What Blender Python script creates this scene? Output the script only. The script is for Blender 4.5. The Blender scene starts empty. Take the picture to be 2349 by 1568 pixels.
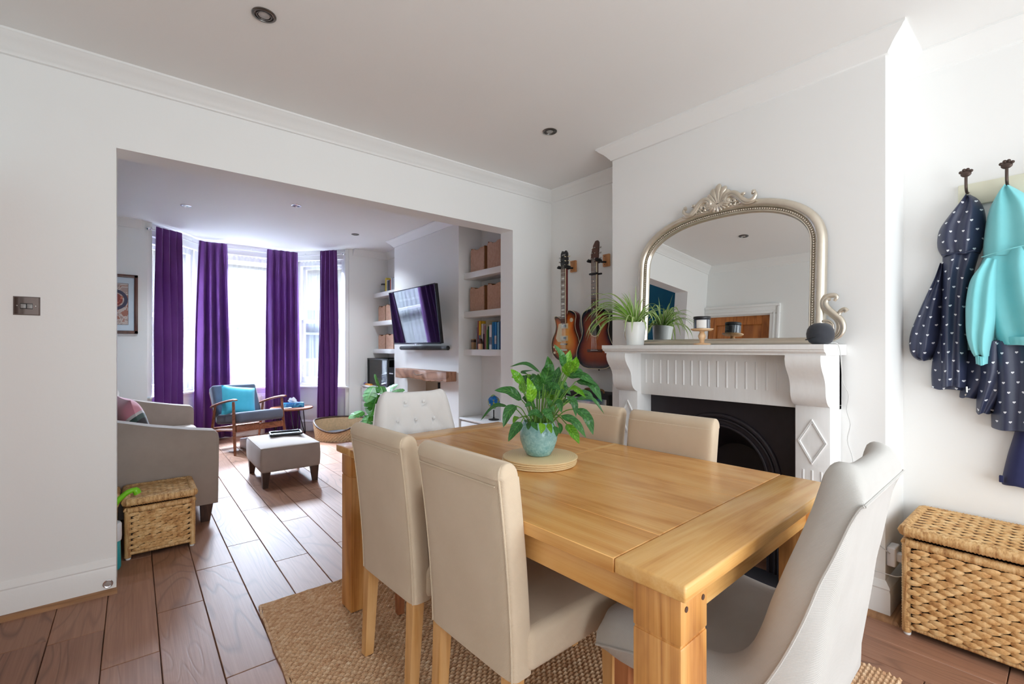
import bpy, bmesh, math, random
from math import sin, cos, pi, sqrt, atan2, radians, exp
from mathutils import Vector, Matrix
S = bpy.context.scene
C = S.collection
random.seed(7)

# ------------------------------------------------------------------ camera
YAW = 39.30
cam_d = bpy.data.cameras.new('camera')
cam = bpy.data.objects.new('camera', cam_d); C.objects.link(cam)
cam_d.sensor_width = 36.0; cam_d.lens = 36.0*1061.0/2349.0
cam_d.shift_y = 13.0/2349.0
cam_d.clip_start = 0.02
cam.location = (0, 0, 1.22); cam.rotation_euler = (radians(90), 0, radians(-YAW))
S.camera = cam

# ------------------------------------------------------------------ world, daylight, exposure
W = bpy.data.worlds.new('sky'); S.world = W; W.use_nodes = True
bg = W.node_tree.nodes['Background']
bg.inputs[0].default_value = (0.80, 0.90, 1.0, 1); bg.inputs[1].default_value = 0.40
S.view_settings.view_transform = 'Standard'; S.view_settings.look = 'None'
S.view_settings.gamma = 1.0; S.view_settings.use_curve_mapping = False
S.view_settings.exposure = 1.55
S.cycles.adaptive_threshold = 0.05; S.cycles.max_bounces = 8; S.cycles.diffuse_bounces = 4; S.cycles.glossy_bounces = 4
S.cycles.transparent_max_bounces = 12; S.cycles.caustics_reflective = False
S.cycles.caustics_refractive = False; S.cycles.sample_clamp_indirect = 6.0

def area(name, loc, rot, sx, sy, power, col, portal=False):
    d = bpy.data.lights.new(name, 'AREA'); d.shape = 'RECTANGLE'; d.size = sx; d.size_y = sy
    d.energy = power; d.color = col
    if portal: d.cycles.is_portal = True
    o = bpy.data.objects.new(name, d); C.objects.link(o); o.location = loc; o.rotation_euler = rot
    return o
# daylight arriving through the wide garden doors behind the viewer (light sits outside the glass)
area('garden_daylight', (1.30, -2.02, 1.20), (radians(100), 0, 0), 3.0, 2.3, 43, (0.905, 0.96, 1.0))
# daylight arriving through the street bay
area('bay_daylight', (1.25, 10.6, 4.7), (radians(-60), 0, 0), 5.0, 2.6, 5600, (0.68, 0.82, 1.0))

# ------------------------------------------------------------------ helpers
def prop(o, label=None, cat=None, group=None, kind=None):
    if label: o['label'] = label
    if cat: o['category'] = cat
    if group: o['group'] = group
    if kind: o['kind'] = kind
    return o
def mesh_of(name, bm, ang=38):
    me = bpy.data.meshes.new(name)
    bmesh.ops.recalc_face_normals(bm, faces=bm.faces[:])
    bm.to_mesh(me); bm.free()
    if ang is not None and len(me.polygons):
        me.polygons.foreach_set('use_smooth', [True]*len(me.polygons))
        me.set_sharp_from_angle(angle=radians(ang))
    return me
def obj(name, bm, m, parent=None, loc=(0, 0, 0), rot=(0, 0, 0), ang=38):
    me = bm if isinstance(bm, bpy.types.Mesh) else mesh_of(name, bm, ang)
    if m and not me.materials:
        for x in (m if isinstance(m, (list, tuple)) else [m]): me.materials.append(x)
    o = bpy.data.objects.new(name, me); C.objects.link(o)
    o.location = loc; o.rotation_euler = rot
    if parent: o.parent = parent
    return o
def thing(name, label, cat, loc=(0, 0, 0), rz=0, group=None):
    o = bpy.data.objects.new(name, None); C.objects.link(o); o.empty_display_size = 0.1
    o.location = loc; o.rotation_euler = (0, 0, rz)
    return prop(o, label, cat, group)
def dup(root, loc, rz, label=None, group=None):
    r = root.copy(); C.objects.link(r); r.location = loc; r.rotation_euler = (0, 0, rz)
    prop(r, label, None, group)
    for ch in list(root.children):
        c = ch.copy(); C.objects.link(c); c.parent = r
        for g in list(ch.children):
            d = g.copy(); C.objects.link(d); d.parent = c
    return r
def NB(): return bmesh.new()
def box(bm, x0, x1, y0, y1, z0, z1, bev=0.0, seg=2):
    b = bmesh.new()
    bmesh.ops.create_cube(b, size=1)
    for v in b.verts:
        v.co = Vector(((x0+x1)/2+v.co.x*(x1-x0), (y0+y1)/2+v.co.y*(y1-y0), (z0+z1)/2+v.co.z*(z1-z0)))
    if bev > 0:
        bmesh.ops.bevel(b, geom=b.edges[:], offset=min(bev, .49*min(abs(x1-x0), abs(y1-y0), abs(z1-z0))), segments=seg, profile=0.5, affect='EDGES')
    merge(bm, b); return bm
def merge(bm, b, M=None):
    if M is not None: bmesh.ops.transform(b, matrix=M, verts=b.verts[:])
    me = bpy.data.meshes.new('_t'); b.to_mesh(me); b.free()
    bm.from_mesh(me); bpy.data.meshes.remove(me); return bm
def prism(bm, pts, axis, a, b):
    """polygon pts in the two other axes, extruded from a to b along axis (0,1,2)"""
    def mk(p, t):
        l = [p[0], p[1]]; l.insert(axis, t); return Vector(l)
    va = [bm.verts.new(mk(p, a)) for p in pts]; vb = [bm.verts.new(mk(p, b)) for p in pts]
    n = len(pts)
    bm.faces.new(va); bm.faces.new(vb)
    for i in range(n): bm.faces.new((va[i], va[(i+1) % n], vb[(i+1) % n], vb[i]))
    return bm
def bevel_all(bm, off, seg=2, ang=30):
    es = [e for e in bm.edges if len(e.link_faces) == 2 and e.calc_face_angle(0) > radians(ang)]
    bmesh.ops.bevel(bm, geom=es, offset=off, segments=seg, profile=0.5, affect='EDGES', clamp_overlap=True); return bm
def lathe(bm, prof, n=24, c=(0, 0, 0), M=None):
    b = bmesh.new(); rings = []
    for r, z in prof:
        if r < 1e-5: rings.append([b.verts.new((0, 0, z))])
        else: rings.append([b.verts.new((r*cos(2*pi*i/n), r*sin(2*pi*i/n), z)) for i in range(n)])
    for A, B in zip(rings, rings[1:]):
        for i in range(n):
            j = (i+1) % n
            if len(A) == 1 and len(B) == 1: continue
            if len(A) == 1: b.faces.new((A[0], B[i], B[j]))
            elif len(B) == 1: b.faces.new((A[i], A[j], B[0]))
            else: b.faces.new((A[i], A[j], B[j], B[i]))
    if len(rings[0]) > 1: b.faces.new(rings[0])
    if len(rings[-1]) > 1: b.faces.new(rings[-1])
    T = Matrix.Translation(c)
    merge(bm, b, T if M is None else T @ M); return bm
def tube(bm, pts, rad, n=8, flat=1.0, up=None, caps=True):
    pts = [Vector(p) for p in pts]; N = len(pts)
    R = rad if isinstance(rad, (list, tuple)) else [rad]*N
    t0 = (pts[1]-pts[0]).normalized()
    u = Vector(up) if up else (Vector((0, 0, 1)) if abs(t0.z) < .9 else Vector((1, 0, 0)))
    u = (u - t0*u.dot(t0)).normalized(); rings = []
    for i, p in enumerate(pts):
        t = (pts[min(i+1, N-1)]-pts[max(i-1, 0)]).normalized()
        u = (u - t*u.dot(t)).normalized(); w = t.cross(u)
        rings.append([bm.verts.new(p + (u*cos(2*pi*k/n)*flat + w*sin(2*pi*k/n))*R[i]) for k in range(n)])
    for A, B in zip(rings, rings[1:]):
        for k in range(n): bm.faces.new((A[k], A[(k+1) % n], B[(k+1) % n], B[k]))
    if caps: bm.faces.new(rings[0]); bm.faces.new(rings[-1])
    return bm
def taper_leg(bm, x, y, z0, z1, r0, r1, dx=0, dy=0):
    """square leg from (x,y,z1) half-width r1 to foot (x+dx,y+dy,z0) half-width r0"""
    a = [bm.verts.new((x+dx+sx*r0, y+dy+sy*r0, z0)) for sx, sy in ((-1, -1), (1, -1), (1, 1), (-1, 1))]
    b = [bm.verts.new((x+sx*r1, y+sy*r1, z1)) for sx, sy in ((-1, -1), (1, -1), (1, 1), (-1, 1))]
    bm.faces.new(a); bm.faces.new(b)
    for i in range(4): bm.faces.new((a[i], a[(i+1) % 4], b[(i+1) % 4], b[i]))
    return bevel_all(bm, .003, 1)
def ball(bm, c, r, sx=1, sy=1, sz=1, u=16, v=10):
    b = bmesh.new(); bmesh.ops.create_uvsphere(b, u_segments=u, v_segments=v, radius=r)
    merge(bm, b, Matrix.Translation(c) @ Matrix.Diagonal((sx, sy, sz, 1))); return bm
def smoothpath(pts, n=6):
    """Catmull-Rom through pts"""
    P = [Vector(p) for p in pts]; P = [P[0]*2-P[1]]+P+[P[-1]*2-P[-2]]; out = []
    for i in range(1, len(P)-2):
        for k in range(n):
            t = k/n; a, b, c, d = P[i-1], P[i], P[i+1], P[i+2]
            out.append(.5*((2*b)+(c-a)*t+(2*a-5*b+4*c-d)*t*t+(3*b-a-3*c+d)*t**3))
    out.append(P[-2]); return out
def grid(bm, f, nu, nv, closed_u=False):
    V = [[bm.verts.new(f(i/(nu if closed_u else nu-1), j/(nv-1))) for i in range(nu)] for j in range(nv)]
    for j in range(nv-1):
        for i in range(nu if closed_u else nu-1):
            k = (i+1) % nu
            bm.faces.new((V[j][i], V[j][k], V[j+1][k], V[j+1][i]))
    return V
def pillow(bm, w, d, h, puff=.5, n=14, M=None):
    """soft cushion: w x d outline, h thick in the middle, sharp-ish piped edge"""
    b = bmesh.new()
    for s in (1, -1):
        def f(u, v):
            x, y = 2*u-1, 2*v-1
            k = max(0, (1-abs(x)**2.6))*max(0, (1-abs(y)**2.6))
            pin = 1-.06*(1-abs(x))*abs(y)**3 if False else 1
            ex = 1-.05*(1-x*x)*0
            qx = x*(1-.07*(1-y*y)*0 - .05*(1-abs(y)**2)*abs(x)**4)
            qy = y*(1-.05*(1-abs(x)**2)*abs(y)**4)
            return Vector((qx*w/2, qy*d/2, s*(h/2*k**puff)))
        grid(b, f, n, n)
    bmesh.ops.remove_doubles(b, verts=b.verts[:], dist=1e-5)
    merge(bm, b, M); return bm

# ------------------------------------------------------------------ materials
class NT:
    def __init__(s, name):
        s.m = bpy.data.materials.new(name); s.m.use_nodes = True
        s.t = s.m.node_tree; s.b = s.t.nodes['Principled BSDF']; s.out = s.t.nodes['Material Output']
        s._tc = None
    def n(s, typ, **kw):
        x = s.t.nodes.new(typ)
        for k, v in kw.items():
            if k in x.inputs: x.inputs[k].default_value = v
            else: setattr(x, k, v)
        return x
    def l(s, a, b): s.t.links.new(a, b)
    def tc(s, which='Object', rnd=False):
        if not s._tc: s._tc = s.n('ShaderNodeTexCoord')
        o = s._tc.outputs[which]
        if rnd:
            oi = s.n('ShaderNodeObjectInfo'); ad = s.n('ShaderNodeVectorMath', operation='MULTIPLY_ADD')
            s.l(oi.outputs['Random'], ad.inputs[0]); ad.inputs[1].default_value = (17, 31, 23); s.l(o, ad.inputs[2])
            return ad.outputs[0]
        return o
    def mapped(s, vec, scale):
        mp = s.n('ShaderNodeMapping'); mp.inputs['Scale'].default_value = scale; s.l(vec, mp.inputs[0]); return mp.outputs[0]
    def noise(s, vec, scale, detail=3, rough=.5, dist=0):
        x = s.n('ShaderNodeTexNoise', Scale=scale, Detail=detail, Roughness=rough, Distortion=dist); s.l(vec, x.inputs['Vector']); return x.outputs['Fac']
    def ramp(s, fac, stops, interp='LINEAR'):
        r = s.n('ShaderNodeValToRGB'); r.color_ramp.interpolation = interp
        e = r.color_ramp.elements
        while len(e) < len(stops): e.new(0.5)
        for k, (p, c) in zip(e, stops): k.position = p; k.color = (*c, 1) if len(c) == 3 else c
        s.l(fac, r.inputs[0]); return r.outputs[0]
    def math(s, op, a, b=None, c=None):
        x = s.n('ShaderNodeMath', operation=op)
        for i, v in enumerate((a, b, c)):
            if v is None: continue
            if isinstance(v, (int, float)): x.inputs[i].default_value = v
            else: s.l(v, x.inputs[i])
        return x.outputs[0]
    def mix(s, fac, a, b, blend='MIX'):
        x = s.n('ShaderNodeMix', data_type='RGBA', blend_type=blend)
        for i, v in ((0, fac), (6, a), (7, b)):
            if isinstance(v, (int, float)): x.inputs[i].default_value = v
            elif isinstance(v, tuple): x.inputs[i].default_value = (*v, 1)
            else: s.l(v, x.inputs[i])
        return x.outputs[2]
    def bump(s, h, strength=.3, dist=.002):
        x = s.n('ShaderNodeBump', Strength=strength, Distance=dist); s.l(h, x.inputs['Height']); s.l(x.outputs[0], s.b.inputs['Normal'])
    def col(s, c):
        if isinstance(c, tuple): s.b.inputs['Base Color'].default_value = (*c, 1)
        else: s.l(c, s.b.inputs['Base Color'])
        return s
    def set(s, **kw):
        for k, v in kw.items(): s.b.inputs[k.replace('_', ' ')].default_value = v
        return s
def srgb(r, g, b):
    f = lambda c: (c/255/12.92) if c/255 <= .04045 else ((c/255+.055)/1.055)**2.4
    return (f(r), f(g), f(b))
def plain(name, c, rough=.5, metal=0., spec=.5, var=.06, bump=0., scale=9.):
    k = NT(name); v = k.tc(); n = k.noise(v, scale, 4)
    k.col(k.mix(n, tuple(x*(1-var) for x in c), tuple(min(1, x*(1+var)) for x in c)))
    k.set(Roughness=rough, Metallic=metal); k.b.inputs['Specular IOR Level'].default_value = spec
    if bump: k.bump(k.noise(v, scale*12, 3), bump, .002)
    return k.m
def paint(name, c, rough=.55):
    k = NT(name); v = k.tc()
    k.col(k.mix(k.noise(v, 1.3, 3), tuple(x*.975 for x in c), tuple(min(1, x*1.02) for x in c)))
    k.set(Roughness=rough); k.b.inputs['Specular IOR Level'].default_value = .3
    k.bump(k.noise(v, 55, 3), .09, .004); return k.m
def fabric(name, c, c2=None, scale=420, var=.12, bump=.35, sheen=.25, rough=.9, patch=5.):
    k = NT(name); v = k.tc()
    c2 = c2 or tuple(min(1, x*1.18) for x in c)
    a = k.n('ShaderNodeTexWave', wave_type='BANDS', bands_direction='DIAGONAL', Scale=scale/2.2, Distortion=.8, Detail=1); k.l(v, a.inputs['Vector'])
    b = k.noise(v, scale*.7, 2); p = k.noise(v, patch, 4, .6)
    base = k.mix(p, tuple(x*(1-var) for x in c), c2)
    k.col(k.mix(k.math('MULTIPLY', a.outputs['Fac'], .10), base, tuple(x*.62 for x in c)))
    k.set(Roughness=rough); k.b.inputs['Specular IOR Level'].default_value = .2
    k.b.inputs['Sheen Weight'].default_value = sheen; k.b.inputs['Sheen Roughness'].default_value = .45
    k.bump(k.math('ADD', a.outputs['Fac'], b), bump, .0012); return k.m
def wood(name, dark, mid, light, axis=1, rough=.38, knots=True, rs=1., bump=.12, ring=5.):
    """long grain along axis; flat-sawn rings, fibres and a few knots; every piece gets its own cut"""
    k = NT(name); v = k.tc('Object', True)
    sc = [1., 1., 1.]; sc[axis] = .13
    vm = k.mapped(v, tuple(sc))
    big = k.noise(vm, 3.2*rs, 3, .55, .9)
    rings = k.math('PINGPONG', k.math('MULTIPLY', big, ring*2.2), .5)
    rings = k.math('MULTIPLY', rings, 2.0)
    sf = [160., 160., 160.]; sf[axis] = 3.
    fib = k.noise(k.mapped(v, tuple(sf)), 1.0, 3, .6)
    tone = k.math('ADD', k.math('MULTIPLY', rings, .45), k.math('MULTIPLY', fib, .55))
    c = k.ramp(tone, [(.18, dark), (.5, mid), (.85, light)])
    if knots:
        sk = [1., 1., 1.]; sk[axis] = .5
        vo = k.n('ShaderNodeTexVoronoi', Scale=3.1, Randomness=1.0); k.l(k.mapped(v, tuple(sk)), vo.inputs['Vector'])
        kn = k.ramp(vo.outputs['Distance'], [(.02, (1, 1, 1)), (.10, (0, 0, 0))])
        c = k.mix(k.math('MULTIPLY', kn, .55), c, tuple(x*.35 for x in dark))
    mot = k.ramp(k.noise(k.mapped(v, tuple(.45 if i == axis else 1. for i in range(3))), 7.0, 4, .6), [(.42, (0, 0, 0)), (.68, (1, 1, 1))])
    c = k.mix(k.math('MULTIPLY', mot, .32), c, tuple(min(1, x*1.22) for x in light))
    k.col(c); k.set(Roughness=rough)
    k.bump(tone, bump, .002); return k.m
M = {}
M['wall'] = paint('wall_paint_white', srgb(243, 243, 241))
M['ceil'] = paint('ceiling_paint', srgb(244, 243, 241), .7)
M['trim'] = paint('gloss_trim_paint', srgb(243, 243, 241), .3)
M['teal'] = paint('teal_wall_paint', srgb(8, 98, 128))
def floorwood():
    k = NT('floor_oak'); v = k.tc('Object', True); oi = k.n('ShaderNodeObjectInfo')
    vm = k.mapped(v, (1., .16, 1.)); big = k.noise(vm, 3.4, 2, .45, .35)
    rings = k.math('MULTIPLY', k.math('PINGPONG', k.math('MULTIPLY', big, 19.), .5), 2.)
    line = k.ramp(rings, [(.0, (1, 1, 1)), (.34, (0, 0, 0))])
    fib = k.noise(k.mapped(v, (130., 2.4, 130.)), 1., 3, .6)
    tone = k.math('ADD', k.math('MULTIPLY', k.noise(vm, 2., 2), .5), k.math('MULTIPLY', fib, .5))
    c = k.ramp(tone, [(.25, srgb(134, 94, 74)), (.5, srgb(162, 119, 95)), (.8, srgb(184, 142, 116))])
    amt = k.math('MULTIPLY', k.math('MULTIPLY', line, k.math('ADD', k.math('MULTIPLY', oi.outputs['Random'], .5), .12)), k.math('ADD', fib, .3))
    c = k.mix(amt, c, srgb(70, 48, 42))
    vo = k.n('ShaderNodeTexVoronoi', Scale=1.7, Randomness=1.0); k.l(k.mapped(v, (1.6, .55, 1.)), vo.inputs['Vector'])
    c = k.mix(k.math('MULTIPLY', k.ramp(vo.outputs['Distance'], [(.03, (1, 1, 1)), (.13, (0, 0, 0))]), .5), c, srgb(74, 50, 44))
    c = k.mix(k.math('MULTIPLY', oi.outputs['Random'], .22), c, srgb(96, 66, 56))
    k.col(c); k.set(Roughness=.47); k.b.inputs['Specular IOR Level'].default_value = .3
    k.bump(k.math('SUBTRACT', fib, k.math('MULTIPLY', line, .8)), .16, .0016); return k.m
M['floor'] = floorwood()
M['bead'] = wood('floor_beading', srgb(120, 82, 52), srgb(150, 108, 72), srgb(170, 126, 86), 0, .5, False)
M['doorwood'] = wood('pine_door_wood', srgb(140, 78, 32), srgb(178, 106, 48), srgb(196, 124, 62), 2, .4)
M['plaster'] = paint('bare_plaster', srgb(176, 166, 152), .9)

# ------------------------------------------------------------------ setting: shell
ZC = 2.638
def struct(name, bm, m, parent=None, **k):
    o = obj(name, bm, m, parent, **k); o['kind'] = 'structure'; return o
XL, XR, YD, YD2, YF, YB = -.54, 2.99, 3.08, 3.25, 6.63, -1.7
# floor slab + planks (each plank its own piece)
fl = struct('floor', box(NB(), XL-.15, XR+.15, YB-.15, 7.6, -.12, -.018), plain('subfloor', srgb(60, 45, 38), .9))
rnd = random.Random(3)
joints = {-2: [2.67, .9, 4.3, 5.6], 0: [2.675, 1.2, 3.9, 5.2, 6.4], 1: [3.05, 1.99, .5, 4.3, 5.5, 6.6], 2: [3.30, 2.1, .6, 4.4, 5.5],
          3: [2.897, 1.5, .2, 3.95, 5.0, 6.2], 4: [3.53, 2.2, .8, 4.6, 5.7, 6.7]}
k0 = int(math.floor((XL-.083)/.18))
for k in range(k0, 18):
    x0 = max(XL, .083+.18*k); x1 = min(XR, .083+.18*(k+1))
    if x1-x0 < .01: continue
    if k in joints: js = sorted(joints[k])
    else:
        js = []; y = YB + rnd.uniform(.3, 1.1)
        while y < 7.3: js.append(y); y += rnd.uniform(.75, 1.35)
    if k in joints: js = [YB + .35] + js if js[0] > YB+1 else js
    ys = [YB] + [j for j in js if YB+.1 < j < 7.3] + [7.35]
    for a, b in zip(ys, ys[1:]):
        obj('floor_plank', box(NB(), -(x1-x0)/2+.0012, (x1-x0)/2-.0012, -(b-a)/2+.0012, (b-a)/2-.0012, -.018, 0, .0022, 1), M['floor'], fl, ((x0+x1)/2, (a+b)/2, 0))
struct('ceiling', box(NB(), XL-.15, XR+.15, YB-.15, 7.75, ZC, ZC+.12), M['ceil'])
# outer walls
T = .15
def wallbox(name, bxs, m, bev=0):
    bm = NB()
    for b in bxs: box(bm, *b, bev)
    return struct(name, bm, m, ang=30)
wallbox('wall_left', [(XL-T, XL, YB, 2.27, 0, ZC), (XL-T, XL, 3.055, YD, 0, ZC), (XL-T, XL, 2.27, 3.055, 1.975, ZC), (XL-T, XL-.075, 2.2, 3.08, 0, 2.1)], M['wall'])  # last box: unseen backing added behind the door to block outside light
wallbox('wall_left_front', [(XL-T, XL, YD2, YF+.2, 0, ZC)], M['teal'])
wallbox('wall_right', [(XR, XR+T, YB, YD, 0, ZC)], M['wall'])
wallbox('wall_right_front', [(XR, XR+T, YD2, YF+.2, 0, ZC)], M['wall'])
wallbox('wall_chimney', [(2.645, XR, .552, 2.10, 1.0, ZC), (2.645, XR, .552, .93, 0, 1.0), (2.645, XR, 1.72, 2.10, 0, 1.0), (2.93, XR, .93, 1.72, 0, 1.0)], M['wall'])
# dividing wall with the wide opening
OX0, OX1, OZ = -.067, 2.53, 2.231
wallbox('wall_divide', [(XL-T, OX0, YD, YD2, 0, ZC), (OX1, XR+T, YD, YD2, 0, ZC), (OX0, OX1, YD, YD2, OZ, ZC)], M['wall'])
# front-room chimney breast with small fire opening
wallbox('wall_chimney_front', [(2.69, XR, 4.187, 5.76, .83, ZC), (2.69, XR, 4.187, 4.57, 0, .83), (2.69, XR, 5.376, 5.76, 0, .83)], M['wall'])
wallbox('wall_fire_recess', [(2.95, XR, 4.57, 5.376, 0, .83)], M['plaster'])
# front wall either side of the bay, bay dwarf walls and heads
BA, BB, BC, BD = (.12, 6.66), (.66, 7.33), (1.84, 7.33), (2.40, 6.66)
wallbox('wall_front', [(XL-T, BA[0], YF, YF+.2, 0, ZC), (BD[0], XR+T, YF, YF+.2, 0, ZC)], M['wall'])
def seg_box(bm, p, q, z0, z1, t, off=0.):
    """wall piece from p to q in plan, thickness t outward (away from the room)"""
    p, q = Vector((*p, 0)), Vector((*q, 0)); d = (q-p).normalized(); nrm = Vector((-d.y, d.x, 0))
    a, b, c, e = p+nrm*off, q+nrm*off, q+nrm*(off+t), p+nrm*(off+t)
    prism(bm, [(a.x, a.y), (b.x, b.y), (c.x, c.y), (e.x, e.y)], 2, z0, z1); return bm
segs = [(BA, BB), (BB, BC), (BC, BD)]
for i, (p, q) in enumerate(segs):
    bm = NB(); seg_box(bm, p, q, 0, .64, .22); seg_box(bm, p, q, 2.50, ZC, .22)
    struct('wall_bay_%s' % ('left', 'front', 'right')[i], bm, M['wall'])
M['glass'] = None
k = NT('window_glass'); tr = k.n('ShaderNodeBsdfTransparent'); gl = k.n('ShaderNodeBsdfGlossy', Roughness=.02); mx = k.n('ShaderNodeMixShader')
mx.inputs[0].default_value = .07; k.l(tr.outputs[0], mx.inputs[1]); k.l(gl.outputs[0], mx.inputs[2]); k.l(mx.outputs[0], k.out.inputs[0]); M['glass'] = k.m
def sash(idx, p, q):
    p, q = Vector((*p, 0)), Vector((*q, 0)); L = (q-p).length; d = (q-p)/L; a = atan2(d.y, d.x)
    loc = (p.x, p.y, 0); rot = (0, 0, a)
    bm = NB()   # outer frame, local x along wall, y outward
    for b in ((0, .06, .06, .18, .64, 2.5), (L-.06, L, .06, .18, .64, 2.5), (0, L, .06, .18, 2.43, 2.5), (0, L, .06, .18, .64, .70)): box(bm, *b, .004)
    w = struct('window_%d' % idx, bm, M['trim'], loc=loc, rot=rot)
    for nm, z0, z1, y0 in (('upper_sash', 1.585, 2.43, .125), ('lower_sash', .70, 1.63, .085)):
        s = NB()
        for b in ((.06, .105, y0, y0+.035, z0, z1), (L-.105, L-.06, y0, y0+.035, z0, z1), (.06, L-.06, y0, y0+.035, z1-.045, z1), (.06, L-.06, y0, y0+.035, z0, z0+(.085 if nm[0] == 'l' else .045))): box(s, *b, .003)
        so = obj(nm, s, M['trim'], w)
        obj('pane', box(NB(), .10, L-.10, y0+.012, y0+.018, z0+.04, z1-.04), M['glass'], so)
    obj('window_sill', box(NB(), -.02, L+.02, -.05, .07, .635, .665, .008), M['trim'], w)
    return w
for i, (p, q) in enumerate(segs): sash(i+1, p, q)
# white timber posts where the bay lights meet and at its ends
for i, p in enumerate((BA, BB, BC, BD)):
    struct('trim_%d' % (20+i), box(NB(), p[0]-.045, p[0]+.045, p[1]-.005, p[1]+.16, .0, ZC, .006), M['trim'])
# back wall with the garden doors (behind the viewer)
wallbox('wall_back', [(XL-T, -.2, YB-.12, YB, 0, ZC), (2.8, XR+T, YB-.12, YB, 0, ZC), (-.2, 2.8, YB-.12, YB, 2.42, ZC)], M['wall'])
bm = NB()
for x in (-.2, .76, 1.76, 2.74): box(bm, x, x+.06, YB-.1, YB-.04, 0, 2.42, .004)
for z in (0, 2.34): box(bm, -.2, 2.8, YB-.1, YB-.04, z, z+.08, .004)
w4 = struct('window_4', bm, plain('grey_door_frame', srgb(90, 94, 98), .4))
for x in (-.14, .82, 1.82): obj('pane', box(NB(), x, x+.94, YB-.075, YB-.068, .08, 2.34), M['glass'], w4)
# pavement and the pale house front across the street, garden paving behind (seen only through glass)
ho = thing('house', 'pale rendered house across the street with sash windows', 'house', (1.0, 17.0, -.45))
obj('facade', box(NB(), -9, 9, 0, .4, 0, 7.5), plain('pale_render', srgb(214, 206, 196), .9), ho)
for hx in range(-8, 9, 3):
    for hz in (1.2, 4.4):
        wf_ = obj('window', box(NB(), hx-.7, hx+.7, -.06, .02, hz, hz+1.9), M['trim'], ho)
        for a in (0, 1): obj('pane', box(NB(), hx-.6, hx+.6, -.075, -.055, hz+.1+.9*a, hz+.92+.86*a), plain('street_glass', srgb(96, 106, 116), .1), wf_)
struct('ground', box(NB(), -14, 18, -16, 30, -.6, -.45), plain('street_asphalt', srgb(92, 92, 94), .9))

# ------------------------------------------------------------------ cornices and skirtings
CP = [(0, 0), (.085, 0), (.085, -.010), (.078, -.014), (.072, -.022), (.060, -.032), (.046, -.042), (.030, -.058), (.020, -.072), (.013, -.078), (.010, -.086), (0, -.090)]
BPf = [(0, 0), (.022, 0), (.022, .115), (.018, .125), (.021, .132), (.017, .142), (.010, .150), (.006, .158), (0, .162)]
def profile_run(bm, path, prof, z, closed=False):
    """sweep prof (out, up) along plan path; room lies to the LEFT of the path direction"""
    P = [Vector((*p, 0)) for p in path]; n = len(P); rows = []
    for i in range(n):
        d0 = (P[i]-P[i-1]).normalized() if i > 0 else None; d1 = (P[(i+1) % n]-P[i]).normalized() if i < n-1 else None
        n0 = Vector((-d0.y, d0.x, 0)) if d0 else None; n1 = Vector((-d1.y, d1.x, 0)) if d1 else None
        if n0 is None: m = n1
        elif n1 is None: m = n0
        else:
            m = n0+n1; m = m/ (m.dot(n0))
        rows.append([bm.verts.new(P[i]+m*o+Vector((0, 0, z+u))) for o, u in prof])
    for A, B in zip(rows, rows[1:]):
        for j in range(len(prof)): jj = (j+1) % len(prof); bm.faces.new((A[j], A[jj], B[jj], B[j]))
    bm.faces.new(rows[0]); bm.faces.new(rows[-1]); return bm
runs = [[(XR, YB), (XR, .552), (2.645, .552), (2.645, 2.10), (XR, 2.10), (XR, YD), (XL, YD), (XL, YB)]]
struct('trim_1', profile_run(NB(), runs[0], CP, ZC), M['trim'])
struct('trim_2', profile_run(NB(), [(XR, YD2), (XR, 4.187), (2.69, 4.187), (2.69, 5.76), (XR, 5.76), (XR, YF), (BD[0]+.05, YF)], CP, ZC), M['trim'])
struct('trim_3', profile_run(NB(), [(BA[0]-.05, YF), (XL, YF), (XL, YD2)], CP, ZC), M['trim'])
struct('baseboard_left', profile_run(NB(), [(OX0, YD), (XL, YD)], BPf, 0), M['trim'])
struct('baseboard_left_wall', profile_run(NB(), [(XL, 2.2), (XL, YB)], BPf, 0), M['trim'])
struct('baseboard_right', profile_run(NB(), [(XR, YB), (XR, .552), (2.645, .552), (2.645, .70)], BPf, 0), M['trim'])
struct('baseboard_alcove', profile_run(NB(), [(2.645, 1.94), (2.645, 2.10), (XR, 2.10), (XR, YD), (OX1, YD)], BPf, 0), M['trim'])
struct('baseboard_front', profile_run(NB(), [(2.69, 5.40), (2.69, 5.76), (XR, 5.76), (XR, YF), (BD[0], YF), BD, BC, BB, BA, (BA[0], YF), (XL, YF), (XL, YD2), (OX0, YD2)], BPf, 0), M['trim'])
BEAD = [(.0, 0), (.040, 0), (.036, .008), (.024, .016), (.0, .018)]
struct('trim_4', profile_run(NB(), [(OX0+.005, YD-.020), (XL, YD-.020)], BEAD, 0), M['bead'])
struct('trim_5', profile_run(NB(), [(XR-.02, YB), (XR-.02, .53), (2.625, .53), (2.625, .70)], BEAD, 0), M['bead'])
# thin upright black strip along the near side of the front-room fire recess
struct('trim_6', box(NB(), 2.675, 2.94, 4.575, 4.60, 0, .825), plain('recess_strip_black', srgb(22, 22, 24), .8))
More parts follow.
